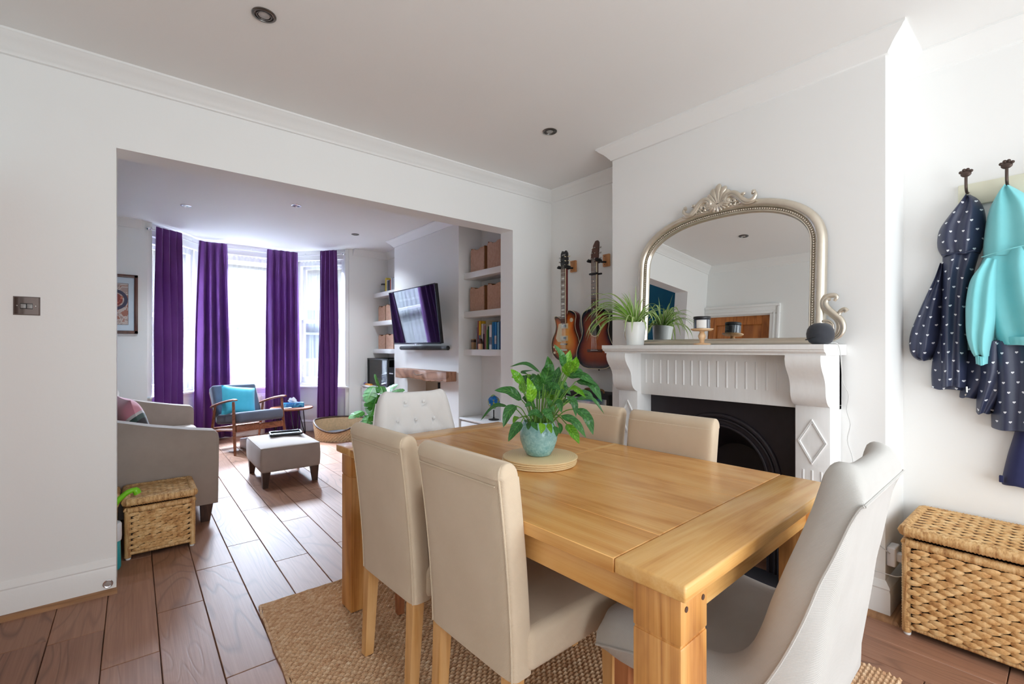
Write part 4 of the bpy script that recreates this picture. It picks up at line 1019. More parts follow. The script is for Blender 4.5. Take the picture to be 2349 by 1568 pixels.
ot = thing('cable_outlet', 'round brushed steel cable outlet set in the white skirting board', 'outlet', (-.098, YD-.0225, .045))
Rx = Matrix.Rotation(radians(90), 4, 'X')
obj('ring', lathe(NB(), [(.012, 0), (.020, 0), (.020, .003), (.017, .005), (.013, .004), (.012, .001)], 24, (0, 0, 0), Rx), M['sp_rim2'], ot)
obj('cap', lathe(NB(), [(0, .001), (.0125, .001), (.0125, .0025), (0, .003)], 20, (0, 0, 0), Rx), plain('steel_cap', srgb(190, 184, 180), .3, .6), ot)

# ------------------------------------------------------------------ wicker
k = NT('water_hyacinth'); v = k.tc('Object', True)
k.col(k.ramp(k.noise(k.mapped(v, (1, 1, 1)), 26, 4, .65), [(.25, srgb(160, 106, 58)), (.45, srgb(214, 164, 104)), (.7, srgb(244, 208, 152))])); k.set(Roughness=.65); k.bump(k.noise(v, 180, 3, .6, 1.5), .4, .002); M['wick'] = k.m
k = NT('seagrass_wrap'); v = k.tc('Object', True); wn = k.noise(k.mapped(v, (1, 1, .12)), 60, 3, .7)
k.col(k.ramp(wn, [(.3, srgb(158, 106, 60)), (.5, srgb(216, 170, 112)), (.75, srgb(244, 212, 160))])); k.set(Roughness=.6); k.bump(wn, .5, .003); M['wrap'] = k.m
M['dark_in'] = plain('dark_inside', srgb(40, 28, 20), .9)
def stitch(bm, c, du, dn, dv, L, Hh, D):
    """one woven lozenge strand: c centre on face, du along, dv up, dn outward"""
    n = 6; rows = []
    for i in range(n+1):
        t_ = i/n; w = sin(pi*t_)**.6; p = c+du*(L*(t_-.5))+dn*(D*w*.9)+dv*(Hh*.22*(t_-.5))
        rows.append([bm.verts.new(p+dv*(Hh*.5*max(.12, w))), bm.verts.new(p+dn*(D*.55*w)), bm.verts.new(p-dv*(Hh*.5*max(.12, w)))])
    for A, B in zip(rows, rows[1:]):
        for j in range(2): bm.faces.new((A[j], A[j+1], B[j+1], B[j]))
def weave_face(bm, o, du, dv, dn, Wd, Ht, L, Hh, D, rnd):
    du, dv, dn, o = Vector(du), Vector(dv), Vector(dn), Vector(o); nr = max(2, int(Ht/Hh)); ncol = max(2, int(Wd/L))
    for r in range(nr):
        for c in range(ncol+1):
            u = (c+(.5 if r % 2 else 0))*Wd/ncol
            if u < L*.3 or u > Wd-L*.3: continue
            stitch(bm, o+du*u+dv*((r+.5)*Ht/nr+rnd.uniform(-.1, .1)*Hh), du, dn, dv, Wd/ncol*1.18*rnd.uniform(.95, 1.1), Ht/nr*1.25, D)
def chest(label, loc, sx, sy, sz, L, Hh, D, nwrap, rz=0, seed=1, lidgap=.006, group=None):
    """wicker chest with hinged lid; origin at floor centre"""
    rn = random.Random(seed); t = thing('wicker_chest', label, 'chest', loc, rz, group)
    x0, x1, y0, y1 = -sx/2, sx/2, -sy/2, sy/2; lid = .055 if sz > .4 else .045; zb = .025; zt = sz-lid
    obj('lining', box(NB(), x0+.012, x1-.012, y0+.012, y1-.012, zb, zt-.012), M['dark_in'], t)
    bm = NB(); band = .034
    weave_face(bm, (x0+.012, y0+.006, zb+.02), (1, 0, 0), (0, 0, 1), (0, -1, 0), sx-.024, zt-zb-.02-band, L, Hh, D, rn)
    weave_face(bm, (x1-.012, y1-.006, zb+.02), (-1, 0, 0), (0, 0, 1), (0, 1, 0), sx-.024, zt-zb-.02-band, L, Hh, D, rn)
    weave_face(bm, (x0+.006, y1-.012, zb+.02), (0, -1, 0), (0, 0, 1), (-1, 0, 0), sy-.024, zt-zb-.02-band, L, Hh, D, rn)
    weave_face(bm, (x1-.006, y0+.012, zb+.02), (0, 1, 0), (0, 0, 1), (1, 0, 0), sy-.024, zt-zb-.02-band, L, Hh, D, rn)
    prop(obj('woven_sides', bm, M['wick'], t, ang=70), kind='stuff')
    def wrapbar(bm, a, b, r):
        a, b = Vector(a), Vector(b); Ln = (b-a).length; n = max(3, int(Ln/.011)); pts = []; rad = []
        for i in range(n*2+1): pts.append(a.lerp(b, i/(n*2))); rad.append(r*(1.0+(.07 if i % 2 else -.05)+rn.uniform(-.03, .03)))
        tube(bm, pts, rad, 8)
    wb = NB()
    for z, r in ((zt-.018, .018), (zb+.010, .011)):
        for a, b in (((x0+.012, y0+.012), (x1-.012, y0+.012)), ((x1-.012, y0+.012), (x1-.012, y1-.012)), ((x1-.012, y1-.012), (x0+.012, y1-.012)), ((x0+.012, y1-.012), (x0+.012, y0+.012))): wrapbar(wb, (*a, z), (*b, z), r)
    for x in (x0+.014, x1-.014):
        for y in (y0+.014, y1-.014): wrapbar(wb, (x, y, .012), (x, y, zt-.02), .016)
    obj('wrapped_frame', wb, M['wrap'], t, ang=70)
    ft = NB()
    for x in (x0+.016, x1-.016):
        for y in (y0+.016, y1-.016): f_ = obj('foot', lathe(NB(), [(0, .0), (.011, .0), (.013, .004), (.013, .016), (0, .016)], 10, (x, y, 0)), M['whitepot'], t)
    ft.free()
    lo = NB(); zl = zt+lidgap
    for a, b in (((x0+.008, y0+.008), (x1-.008, y0+.008)), ((x1-.008, y0+.008), (x1-.008, y1-.008)), ((x1-.008, y1-.008), (x0+.008, y1-.008)), ((x0+.008, y1-.008), (x0+.008, y0+.008))): wrapbar(lo, (*a, zl+.024), (*b, zl+.024), .023)
    box(lo, x0+.012, x1-.012, y0+.012, y1-.012, zl+.008, zl+.036)
    ld = obj('lid', lo, M['wrap'], t, ang=70)
    lw = NB(); weave_face(lw, (x0+.014, y0+.016, zl+.036), (1, 0, 0), (0, 1, 0), (0, 0, 1), sx-.028, sy-.032, L*1.25, Hh*1.1, D*.8, rn)
    prop(obj('woven_top', lw, M['wick'], ld, ang=70), kind='stuff')
    return t
chest('large woven water hyacinth chest under the hanging coats', (2.745, .005, 0), .94, .41, .462, .050, .0185, .009, 1, radians(-90), 4, .008)
chest('small wicker chest beside the sofa arm with a bright green toy handle before it', (.128, 3.63, 0), .335, .37, .345, .046, .0155, .007, 1, 0, 5)
chest('small wicker chest mostly hidden behind the wall edge, against its twin', (-.244, 3.63, 0), .335, .37, .345, .046, .0155, .007, 1, 0, 6)
# toy watering can between wall and chest
wc = thing('toy_watering_can', 'toy with curved lime green handle and white and teal body beside the wall edge', 'toy', (-.105, 3.366, 0))
M['lime'] = plain('lime_plastic', srgb(128, 208, 32), .3); M['tealp'] = plain('teal_plastic', srgb(40, 170, 180), .35); M['whitep'] = plain('white_plastic', srgb(236, 238, 244), .35)
obj('body', lathe(NB(), [(0, 0), (.048, 0), (.053, .01), (.050, .15), (.046, .155), (0, .155)], 28), M['tealp'], wc)
obj('collar', lathe(NB(), [(.046, .155), (.054, .158), (.056, .18), (.055, .245), (.050, .255), (0, .255)], 28), M['whitep'], wc)
obj('handle', tube(NB(), smoothpath([(-.005, -.005, .25), (.005, -.01, .31), (.035, -.012, .37), (.078, -.012, .412), (.112, -.012, .420), (.124, -.012, .398)], 5), [.014]*20+[.018]*6, 10), M['lime'], wc)

# ------------------------------------------------------------------ socket by the chimney
so = thing('wall_socket', 'white surface-mounted socket box low on the chimney side beside the wicker chest', 'socket', (2.70, .552, .27))
obj('box', box(NB(), -.043, .043, -.034, -.001, -.043, .043, .006, 3), M['whitep'], so); obj('plug', box(NB(), -.025, .015, -.058, -.032, -.02, .018, .006, 3), M['whitep'], so)
prop(obj('plug_cable', tube(NB(), smoothpath([(2.69, .50, .262), (2.68, .485, .225), (2.66, .49, .205), (2.63, .51, .20), (2.615, .56, .205), (2.612, .66, .205)], 4), .0025, 6), M['cable']), 'short pale plug lead trailing along the skirting by the socket', 'cable')

# ------------------------------------------------------------------ bay dressing
def inset(p, d=.11):   # bay path pulled into the room
    return p
k = NT('purple_curtain'); v = k.tc(); k.col(k.mix(k.noise(v, 4, 3), srgb(84, 36, 106), srgb(112, 54, 134))); k.set(Roughness=.7); k.b.inputs['Sheen Weight'].default_value = .35; k.b.inputs['Sheen Tint'].default_value = (.75, .5, .95, 1)
tl = k.n('ShaderNodeBsdfTranslucent'); tl.inputs[0].default_value = (*srgb(120, 50, 150), 1); mx = k.n('ShaderNodeMixShader'); mx.inputs[0].default_value = .12
k.l(k.b.outputs[0], mx.inputs[1]); k.l(tl.outputs[0], mx.inputs[2]); k.l(mx.outputs[0], k.out.inputs[0]); k.bump(k.noise(k.mapped(v, (1, 1, .3)), 60, 3), .1, .003); M['purple'] = k.m
k = NT('sheer_net'); tr = k.n('ShaderNodeBsdfTransparent'); tl = k.n('ShaderNodeBsdfTranslucent'); df = k.n('ShaderNodeBsdfDiffuse'); tl.inputs[0].default_value = (.46, .48, .52, 1); df.inputs[0].default_value = (.72, .73, .75, 1)
m1 = k.n('ShaderNodeMixShader'); m1.inputs[0].default_value = .35; k.l(tl.outputs[0], m1.inputs[1]); k.l(df.outputs[0], m1.inputs[2])
m2 = k.n('ShaderNodeMixShader'); fz_ = k.ramp(k.noise(k.mapped(k.tc(), (6, 6, .15)), 4, 3), [(.3, (.07,)*3), (.7, (.20,)*3)]); k.l(fz_, m2.inputs[0]); k.l(tr.outputs[0], m2.inputs[1]); k.l(m1.outputs[0], m2.inputs[2]); k.l(m2.outputs[0], k.out.inputs[0]); M['net'] = k.m
def curtain(path, z0, z1, nf, amp, topw=1.0, botw=1.0, seed=0, thick=.003, hdr=.05, nz=26):
    """gathered drape hung along a plan path; folds of uneven depth, tighter at the heading"""
    rn = random.Random(seed); P = smoothpath([(*p, 0) for p in path], 8); n = len(P); bm = NB()
    cum = [0]
    for a, b in zip(P, P[1:]): cum.append(cum[-1]+(b-a).length)
    Lt = cum[-1]; amps = [rn.uniform(.55, 1.25) for _ in range(nf+2)]; ph = rn.uniform(0, 6)
    N = nf*10
    def at(s):
        s = max(0, min(Lt, s)); i = max(j for j in range(n) if cum[j] <= s+1e-9); i = min(i, n-2)
        f = (s-cum[i])/(cum[i+1]-cum[i]); p = P[i].lerp(P[i+1], f); d = (P[i+1]-P[i]).normalized(); return p, d
    rows = []
    for j in range(nz+1):
        v_ = j/nz; z = z1+(z0-z1)*v_; row = []
        sc = topw+(botw-topw)*v_**.8
        for i in range(N+1):
            u = i/N; uu = .5+(u-.5)*sc; p, d = at(Lt*min(1, max(0, uu))); p = p+d*(Lt*(uu-min(1, max(0, uu))))
            nr = Vector((-d.y, d.x, 0)); q = u*nf; a = amps[int(q)]*(1-(q % 1))+amps[int(q)+1]*(q % 1)
            w = sin(2*pi*q+ph*.0+.35*sin(3*v_+ph)); w = math.copysign(abs(w)**.75, w)
            aa = amp*a*(.45+.55*min(1, v_*2.2)) if z < z1-hdr else amp*.4*a
            row.append(bm.verts.new(p+nr*(w*aa+.25*amp*sin(1.3*q+4*v_+ph))+d*(.35*amp*sin(4*pi*q)*(.4+.6*v_))+Vector((0, 0, z+(.006*sin(q*6.28) if j == 0 else 0)))))
        rows.append(row)
    for A, B in zip(rows, rows[1:]):
        for i in range(N): bm.faces.new((A[i], A[i+1], B[i+1], B[i]))
    return bm
def add_curtain(name, label, cat, mat_, grp, *a, **k_):
    o = obj(name, curtain(*a, **k_), mat_, None, ang=None)
    for p in o.data.polygons: p.use_smooth = True
    md = o.modifiers.new('cloth_thickness', 'SOLIDIFY'); md.thickness = k_.get('thick', .003) if 'thick' in k_ else .003
    return prop(o, label, cat, grp)
add_curtain('curtain', 'purple curtain at the end of the bay beside the framed picture', 'curtain', M['purple'], 'purple bay curtains', [(.20, 6.62), (.32, 6.71), (.445, 6.82)], .03, 2.595, 4, .042, 1.0, 1.12, 3)
add_curtain('curtain', 'purple curtain hanging behind the grey armchair back', 'curtain', M['purple'], 'purple bay curtains', [(.655, 7.15), (.78, 7.18), (.965, 7.18)], .03, 2.60, 4, .044, 1.0, 1.42, 5)
add_curtain('curtain', 'purple curtain hanging behind the round side table with the tissue box', 'curtain', M['purple'], 'purple bay curtains', [(1.45, 7.18), (1.69, 7.18), (1.84, 7.15)], .03, 2.60, 5, .044, 1.0, 1.18, 8)
add_curtain('curtain', 'purple curtain at the end of the bay behind the woven pet bed', 'curtain', M['purple'], 'purple bay curtains', [(2.055, 6.85), (2.14, 6.745), (2.225, 6.64)], .03, 2.60, 4, .042, 1.0, 1.2, 11)
def along(p, q, a, b, off):
    p, q = Vector(p), Vector(q); d = (q-p).normalized(); nr = Vector((d.y, -d.x)); return [tuple(p+d*((q-p).length*t_)+nr*off) for t_ in (a, (a+b)/2, b)]
add_curtain('net_curtain', 'sheer white net over the narrow bay sash beside the framed picture', 'net curtain', M['net'], 'sheer net curtains', along(BA, BB, .06, .94, .03), .69, 2.47, 14, .007, seed=2, thick=.0008, nz=6)
add_curtain('net_curtain', 'sheer white net over the wide middle bay sash', 'net curtain', M['net'], 'sheer net curtains', along(BB, BC, .04, .96, .03), .69, 2.47, 22, .007, seed=4, thick=.0008, nz=6)
add_curtain('net_curtain', 'sheer white net over the narrow bay sash near the television', 'net curtain', M['net'], 'sheer net curtains', along(BC, BD, .06, .94, .03), .69, 2.47, 14, .007, seed=6, thick=.0008, nz=6)
M['whmet'] = plain('white_metal', srgb(232, 232, 234), .3)
po = thing('curtain_pole', 'white bay curtain pole with ball finials', 'curtain pole', (0, 0, 0))
pth = [(x, y, 2.56) for x, y in ((.13, 6.61), (.18, 6.66), (.425, 6.88), (.60, 7.14), (.70, 7.235), (1.27, 7.235), (1.79, 7.235), (1.90, 7.15), (2.10, 6.89), (2.27, 6.68), (2.32, 6.62))]
obj('pole', tube(NB(), pth, .009, 8), M['whmet'], po)
for e in (0, -1): obj('finial', ball(NB(), pth[e], .022), M['sp_rim2'], po)
for p, q in (((.58, 7.11), (.60, 7.22)), ((1.27, 7.235), (1.27, 7.32)), ((1.93, 7.11), (1.96, 7.16)), ((.16, 6.64), (.13, 6.66)), ((2.29, 6.655), (2.35, 6.67))): obj('bracket', tube(NB(), [(*p, 2.56), (*p, 2.58), (*q, 2.58)], .006, 6), M['whmet'], po)
rd = thing('radiator', 'white panel radiator under the middle bay window', 'radiator', (1.27, 7.30, 0))
obj('panel', box(NB(), -.5, .5, -.045, -.005, .12, .58, .006), M['whmet'], rd)
for i in range(24): obj('rib', box(NB(), -.48+.04*i, -.455+.04*i, -.052, -.044, .15, .55, .003, 1), M['whmet'], rd)

# ------------------------------------------------------------------ framed print on the front wall
pc = thing('framed_picture', 'brown framed abstract print on the wall beside the bay', 'picture', (-.195, YF, 1.698))
M['brownf'] = wood('picture_frame_wood', srgb(66, 32, 24), srgb(88, 46, 34), srgb(104, 58, 42), 2, .35, False)
fw, fh = .234, .324
fm = NB()
for b in ((-fw, -fw+.032, -fh, fh), (fw-.032, fw, -fh, fh), (-fw, fw, -fh, -fh+.032), (-fw, fw, fh-.032, fh)): box(fm, b[0], b[1], -.026, -.002, b[2], b[3], .003)
obj('frame', fm, M['brownf'], pc)
obj('mount', box(NB(), -fw+.02, fw-.02, -.012, -.004, -fh+.02, fh-.02), plain('mount_card', srgb(214, 226, 236), .7), pc)
k = NT('abstract_print'); v = k.tc(); nz_ = k.noise(v, 9, 4, .6, 1.5)
c0 = k.ramp(nz_, [(.3, srgb(176, 150, 140)), (.45, srgb(206, 190, 182)), (.55, srgb(170, 110, 92)), (.7, srgb(214, 206, 200))], 'CONSTANT')
dd = k.n('ShaderNodeVectorMath', operation='DISTANCE'); k.l(v, dd.inputs[0]); dd.inputs[1].default_value = (.035, 0, .045)
rng = k.ramp(dd.outputs['Value'], [(.0, (0, 0, 0)), (.082, (1, 1, 1)), (.112, (0, 0, 0))], 'CONSTANT'); inn = k.ramp(dd.outputs['Value'], [(.0, (1, 1, 1)), (.07, (0, 0, 0))], 'CONSTANT')
c1_ = k.mix(inn, c0, k.ramp(nz_, [(.4, srgb(150, 62, 52)), (.55, srgb(206, 120, 96))], 'CONSTANT')); k.col(k.mix(rng, c1_, srgb(62, 58, 84))); k.set(Roughness=.5); 
obj('print', box(NB(), -.15, .15, -.0135, -.011, -.225, .225), k.m, pc)
ln = NB()
for b in ((-.152, -.149, -.227, .227), (.149, .152, -.227, .227), (-.152, .152, -.227, -.224), (-.152, .152, .224, .227)): box(ln, b[0], b[1], -.0142, -.0134, b[2], b[3])
obj('keyline', ln, M['blackpl'], pc)

# ------------------------------------------------------------------ sofa
M['taupe'] = fabric('taupe_velvet', srgb(160, 146, 136), srgb(178, 164, 154), 520, .1, .15, .35, .85, 6.)
sf = thing('sofa', 'taupe velvet sofa with sloping piped arms on dark legs', 'sofa', (0, 0, 0))
def arm(y0, y1):
    b = NB(); prism(b, [(.462, .13), (.468, .58), (.462, .618), (.44, .638), (.30, .660), (.10, .700), (-.10, .752), (-.28, .80), (-.47, .82), (-.47, .13)], 1, y0, y1); return bevel_all(b, .014, 3, 25)
for y0, y1 in ((3.835, 3.965), (5.60, 5.73)):
    a_ = obj('arm', arm(y0, y1), M['taupe'], sf, ang=45)
    yy = y0+.003 if y0 < 4 else y0+.003
    obj('piping', tube(NB(), smoothpath([(.452, yy, .15), (.458, yy, .58), (.450, yy, .614), (.432, yy, .632), (.30, yy, .653), (.10, yy, .692), (-.10, yy, .744), (-.28, yy, .792)], 3), .0045, 6), M['taupe'], a_)
obj('base', box(NB(), -.46, .445, 3.95, 5.61, .13, .30, .02, 3), M['taupe'], sf)
bk_ = NB(); prism(bk_, [(-.20, .30), (-.27, .86), (-.31, .90), (-.42, .90), (-.48, .85), (-.48, .13), (-.25, .13)], 1, 3.95, 5.61); obj('backrest', bevel_all(bk_, .02, 3), M['taupe'], sf, ang=45)
for y0, y1 in ((3.967, 4.78), (4.784, 5.598)): obj('seat_cushion', box(NB(), -.24, .486, y0, y1, .295, .46, .05, 5), M['taupe'], sf)
for y0, y1 in ((3.975, 4.78), (4.784, 5.59)): obj('back_cushion', box(NB(), -.26, -.10, y0, y1, .45, .86, .06, 5), M['taupe'], sf)
for x, y in ((.40, 3.90), (-.42, 3.90), (.40, 5.66), (-.42, 5.66)): obj('leg', taper_leg(NB(), x, y, 0, .135, .026, .038, -.008, 0), M['dkwood'], sf)
k = NT('pink_printed_velvet'); v = k.tc(); sx = k.n('ShaderNodeSeparateXYZ'); k.l(v, sx.inputs[0])
dd = k.n('ShaderNodeVectorMath', operation='DISTANCE'); k.l(v, dd.inputs[0]); dd.inputs[1].default_value = (.06, -.20, .05)
k.col(k.ramp(k.math('ADD', dd.outputs['Value'], k.math('MULTIPLY', k.noise(v, 4, 2), .02)), [(0, srgb(34, 28, 36)), (.13, srgb(60, 84, 80)), (.165, srgb(196, 190, 190)), (.185, srgb(214, 140, 156))], 'CONSTANT')); k.set(Roughness=.8); k.b.inputs['Sheen Weight'].default_value = .4
cu = thing('cushion', 'pink velvet cushion with dark green printed arch on the sofa', 'cushion', (-.005, 4.36, .66)); cu.rotation_euler = (radians(6), radians(74), radians(18))
obj('cover', pillow(NB(), .42, .42, .16), k.m, cu)

# ------------------------------------------------------------------ armchair
M['walnut'] = wood('teak_frame', srgb(98, 54, 34), srgb(132, 78, 52), srgb(154, 98, 70), 1, .35, False)
M['slate'] = fabric('slate_grey_wool', srgb(86, 92, 108), srgb(104, 110, 126), 520, .1, .2, .25)
ac = thing('armchair', 'wood framed armchair with slate grey cushions in the bay', 'armchair', (1.085, 6.44, 0), radians(15))
for s in (-1, 1):
    obj('front_leg', tube(NB(), [(s*.30, -.36, 0), (s*.285, -.30, .30), (s*.28, -.27, .60)], [.018, .024, .020], 4, .8), M['walnut'], ac, ang=20)
    obj('rear_leg', tube(NB(), [(s*.29, .34, 0), (s*.285, .27, .25), (s*.28, .20, .52)], [.016, .022, .018], 4, .8), M['walnut'], ac, ang=20)
    obj('armrest', tube(NB(), smoothpath([(s*.285, -.35, .625), (s*.285, -.26, .62), (s*.285, .0, .575), (s*.285, .24, .515), (s*.285, .32, .49)], 3), [.018, .024, .027, .028, .028, .028, .028, .028, .027, .026, .024, .020, .012], 8, .5, (0, 0, 1)), M['walnut'], ac)
    obj('side_rail', tube(NB(), [(s*.27, -.31, .285), (s*.27, .30, .22)], .028, 4, .6), M['walnut'], ac, ang=20)
obj('front_rail', box(NB(), -.27, .27, -.325, -.295, .255, .325, .005), M['walnut'], ac); obj('rear_rail', box(NB(), -.27, .27, .27, .30, .19, .25, .005), M['walnut'], ac)
sc_ = box(NB(), -.262, .262, -.37, .26, 0, .125, .035, 4); obj('seat_cushion', sc_, M['slate'], ac, (0, 0, .315), (radians(-7), 0, 0))
bc_ = box(NB(), -.262, .262, -.06, .06, 0, .44, .035, 4); obj('back_cushion', bc_, M['slate'], ac, (0, .22, .34), (radians(-25), 0, 0))
obj('back_frame', box(NB(), -.25, .25, .062, .085, .05, .41, .01), M['walnut'], ac, (0, .22, .33), (radians(-25), 0, 0))
tc_ = thing('cushion', 'turquoise cushion propped in the slate grey armchair', 'cushion', (.99, 6.45, .575)); tc_.rotation_euler = (radians(63), radians(9), radians(10))
obj('cover', pillow(NB(), .38, .38, .13), fabric('turquoise_velvet', srgb(52, 168, 198), srgb(92, 196, 220), 300, .15, .2, .4), tc_)
# floor basket under the armchair (pale box glimpsed between the legs)
prop(obj('storage_box', box(NB(), -.14, .14, -.12, .12, 0, .11, .01), M['whitep'], None, (1.17, 6.42, 0), (0, 0, radians(13))), 'low white box on the floor under the slate armchair', 'box')

# ------------------------------------------------------------------ side table + tissues
stb = thing('side_table', 'round walnut side table with black hairpin legs in front of the purple curtain', 'table', (1.69, 6.86, 0))
obj('top', lathe(NB(), [(0, .378), (.262, .378), (.27, .384), (.27, .396), (.264, .402), (0, .402)], 40), M['walnut'], stb)
for i in range(3):
    a = 2*pi*i/3+.5; c_ = Vector((cos(a), sin(a), 0)); d_ = Vector((-sin(a), cos(a), 0))
    obj('hairpin_leg', tube(NB(), smoothpath([c_*.15+d_*.05+Vector((0, 0, .378)), c_*.21+d_*.02+Vector((0, 0, .10)), c_*.23+Vector((0, 0, .006)), c_*.21-d_*.02+Vector((0, 0, .10)), c_*.15-d_*.05+Vector((0, 0, .378))], 5), .006, 6), M['blackpl'], stb)
k = NT('tissue_box_print'); v = k.tc(); k.col(k.ramp(k.noise(v, 16, 3, .5, 1.5), [(.35, srgb(10, 84, 150)), (.5, srgb(24, 120, 186)), (.65, srgb(96, 190, 222))])); k.set(Roughness=.35)
tx = thing('tissue_box', 'blue tissue box with a white tissue on the round side table', 'tissue box', (1.71, 6.84, .4022), radians(-8))
obj('carton', box(NB(), -.125, .125, -.06, .06, 0, .062, .003), k.m, tx)
ts = NB(); grid(ts, lambda u, v: Vector((-.065+.13*u*(1-.3*v)+.01*sin(9*v), .016*sin(7*u+2*v)+.02*(v-.5), .060+.075*v*(.6+.4*sin(pi*u*.9+.3))+.008*sin(11*u))), 14, 8); obj('tissue', ts, plain('white_tissue', srgb(240, 242, 246), .9), tx)
prop(obj('remote_control', box(NB(), -.05, .05, -.02, .02, 0, .015, .005), M['whitep'], None, (1.60, 6.70, .4022), (0, 0, radians(12))), 'small white remote lying on the round side table', 'remote')

# ------------------------------------------------------------------ ottoman and tray
M['ottf'] = fabric('taupe_suede', srgb(168, 154, 146), srgb(186, 174, 166), 520, .08, .1, .35)
om = thing('ottoman', 'taupe upholstered ottoman footstool on tapered dark legs', 'ottoman', (1.095, 4.78, 0), radians(-.8))
ob_ = box(NB(), -.245, .245, -.355, .355, .135, .352, .022, 3)
bmesh.ops.subdivide_edges(ob_, edges=ob_.edges[:], cuts=3, use_grid_fill=True)
for v in ob_.verts:
    if v.co.z > .34: v.co.z += .035*(1-(v.co.x/.245)**2)*(1-(v.co.y/.355)**2)
    b_ = max(0, sin(pi*(v.co.z-.135)/.217))
    if abs(v.co.x) > .2: v.co.x *= 1+.02*b_
    if abs(v.co.y) > .3: v.co.y *= 1+.015*b_
obj('body', ob_, M['ottf'], om, ang=50)
obj('piping', tube(NB(), [(-.24, -.35, .346), (.24, -.35, .346), (.24, .35, .346), (-.24, .35, .346), (-.24, -.35, .346)], .004, 6), M['ottf'], om)
for x in (-1, 1):
    for y in (-1, 1): obj('leg', taper_leg(NB(), x*.20, y*.31, 0, .14, .020, .034, x*.006, y*.006), M['dkwood'], om)
ty = thing('serving_tray', 'rectangular black tray lying on the ottoman', 'tray', (1.135, 4.83, .3895), radians(-8))
obj('tray_base', box(NB(), -.13, .13, -.085, .085, 0, .006, .002), M['blackpl'], ty)
trm = NB()
for b in ((-.14, -.125, -.095, .095), (.125, .14, -.095, .095), (-.14, .14, -.095, -.08), (-.14, .14, .08, .095)): box(trm, *b, 0, .022, .004)
obj('rim', trm, M['blackpl'], ty)

# ------------------------------------------------------------------ pet bed
pb_ = thing('pet_bed', 'oval woven pet basket with a grey cushion on the floor by the purple curtain', 'pet bed', (2.15, 6.27, 0), radians(-30))
pw = NB(); rn = random.Random(9)
for r in range(13):
    for i in range(46):
        a = 2*pi*(i+(.5 if r % 2 else 0))/46; zt_ = .255-.13*max(0, cos(a+radians(95)))**2
        z = .012+r*.0195
        if z > zt_: continue
        rx, ry = .30+.03*z/.25, .25+.03*z/.25
        stitch(pw, Vector((rx*cos(a), ry*sin(a), z)), Vector((-sin(a), cos(a), 0)), Vector((cos(a), sin(a), 0)), Vector((0, 0, 1)), .048, .024, .010)
M['wick2'] = plain('pale_rattan', srgb(206, 178, 142), .7, 0, .3, .25, .3, 40)
prop(obj('woven_wall', pw, M['wick2'], pb_, ang=70), kind='stuff')
il = NB()
grid(il, lambda u, v: Vector(((.292+.03*v)*cos(2*pi*u), (.242+.03*v)*sin(2*pi*u), .004+v*(.25-.13*max(0, cos(2*pi*u+radians(95)))**2))), 48, 5, True); obj('inner_wall', il, M['wick2'], pb_)
obj('rim', tube(NB(), [((.328)*cos(2*pi*i/48), .278*sin(2*pi*i/48), .258-.13*max(0, cos(2*pi*i/48+radians(95)))**2) for i in range(49)], .012, 8), M['dkwood'], pb_)
fcx = NB(); ball(fcx, (0, 0, .055), .25, 1.05, .85, .22, 24, 12); obj('pad', fcx, fabric('grey_plush', srgb(86, 92, 102), srgb(130, 136, 146), 160, .3, .8), pb_)

# ------------------------------------------------------------------ monstera
mp = thing('monstera_plant', 'monstera with broad split leaves in a pot behind the white tufted chair', 'plant', (2.30, 5.42, 0))
obj('pot', lathe(NB(), [(0, 0), (.10, 0), (.11, .01), (.135, .20), (.14, .24), (.13, .24), (.125, .21), (0, .21)], 30), plain('grey_pot', srgb(150, 150, 152), .5), mp)
M['mon'] = leafmat('monstera_leaf', srgb(40, 100, 34), srgb(70, 140, 48), srgb(118, 178, 78), .35)
def mleaf(base, tip, width, up):
    """broad heart-shaped leaf with side notches"""
    b, t_ = Vector(base), Vector(tip); ax = (t_-b); L = ax.length; ax.normalize(); up = Vector(up).normalized(); s = ax.cross(up).normalized(); nn = s.cross(ax)
    bm = NB(); uvl = bm.loops.layers.uv.new('UVMap')
    half = [(0, -.02, 0), (.20, -.11, 1), (.45, -.13, 1), (.70, -.07, 1), (.88, .04, 1), (.98, .16, 1), (1.0, .28, 1), (.94, .34, 1), (.50, .345, 1), (.96, .40, 1), (.93, .52, 1), (.82, .60, 1), (.40, .60, 1), (.76, .66, 1), (.62, .78, 1), (.40, .90, 1), (.18, .98, 1), (0, 1.04, 1)]
    for sg in (-1, 1):
        mids = [bm.verts.new(b+ax*(L*f)+nn*(.04*L*sin(pi*max(0, f)))) for _, f, _ in half]
        edge = [bm.verts.new(b+ax*(L*f)+s*(sg*w*width/2)+nn*(-.10*width*w*w+.04*L*sin(pi*max(0, min(1, f))))) for w, f, _ in half]
        for i in range(len(half)-1):
            for q in ((mids[i], edge[i], edge[i+1], mids[i+1]),):
                try:
                    fc = bm.faces.new(q)
                    for lp in fc.loops: lp[uvl].uv = (.5 if lp.vert in mids else .5+.5*sg*.9, .3)
                except ValueError: pass
    bmesh.ops.remove_doubles(bm, verts=bm.verts[:], dist=1e-6); return bm
o_ = Vector((2.30, 5.42, 0))
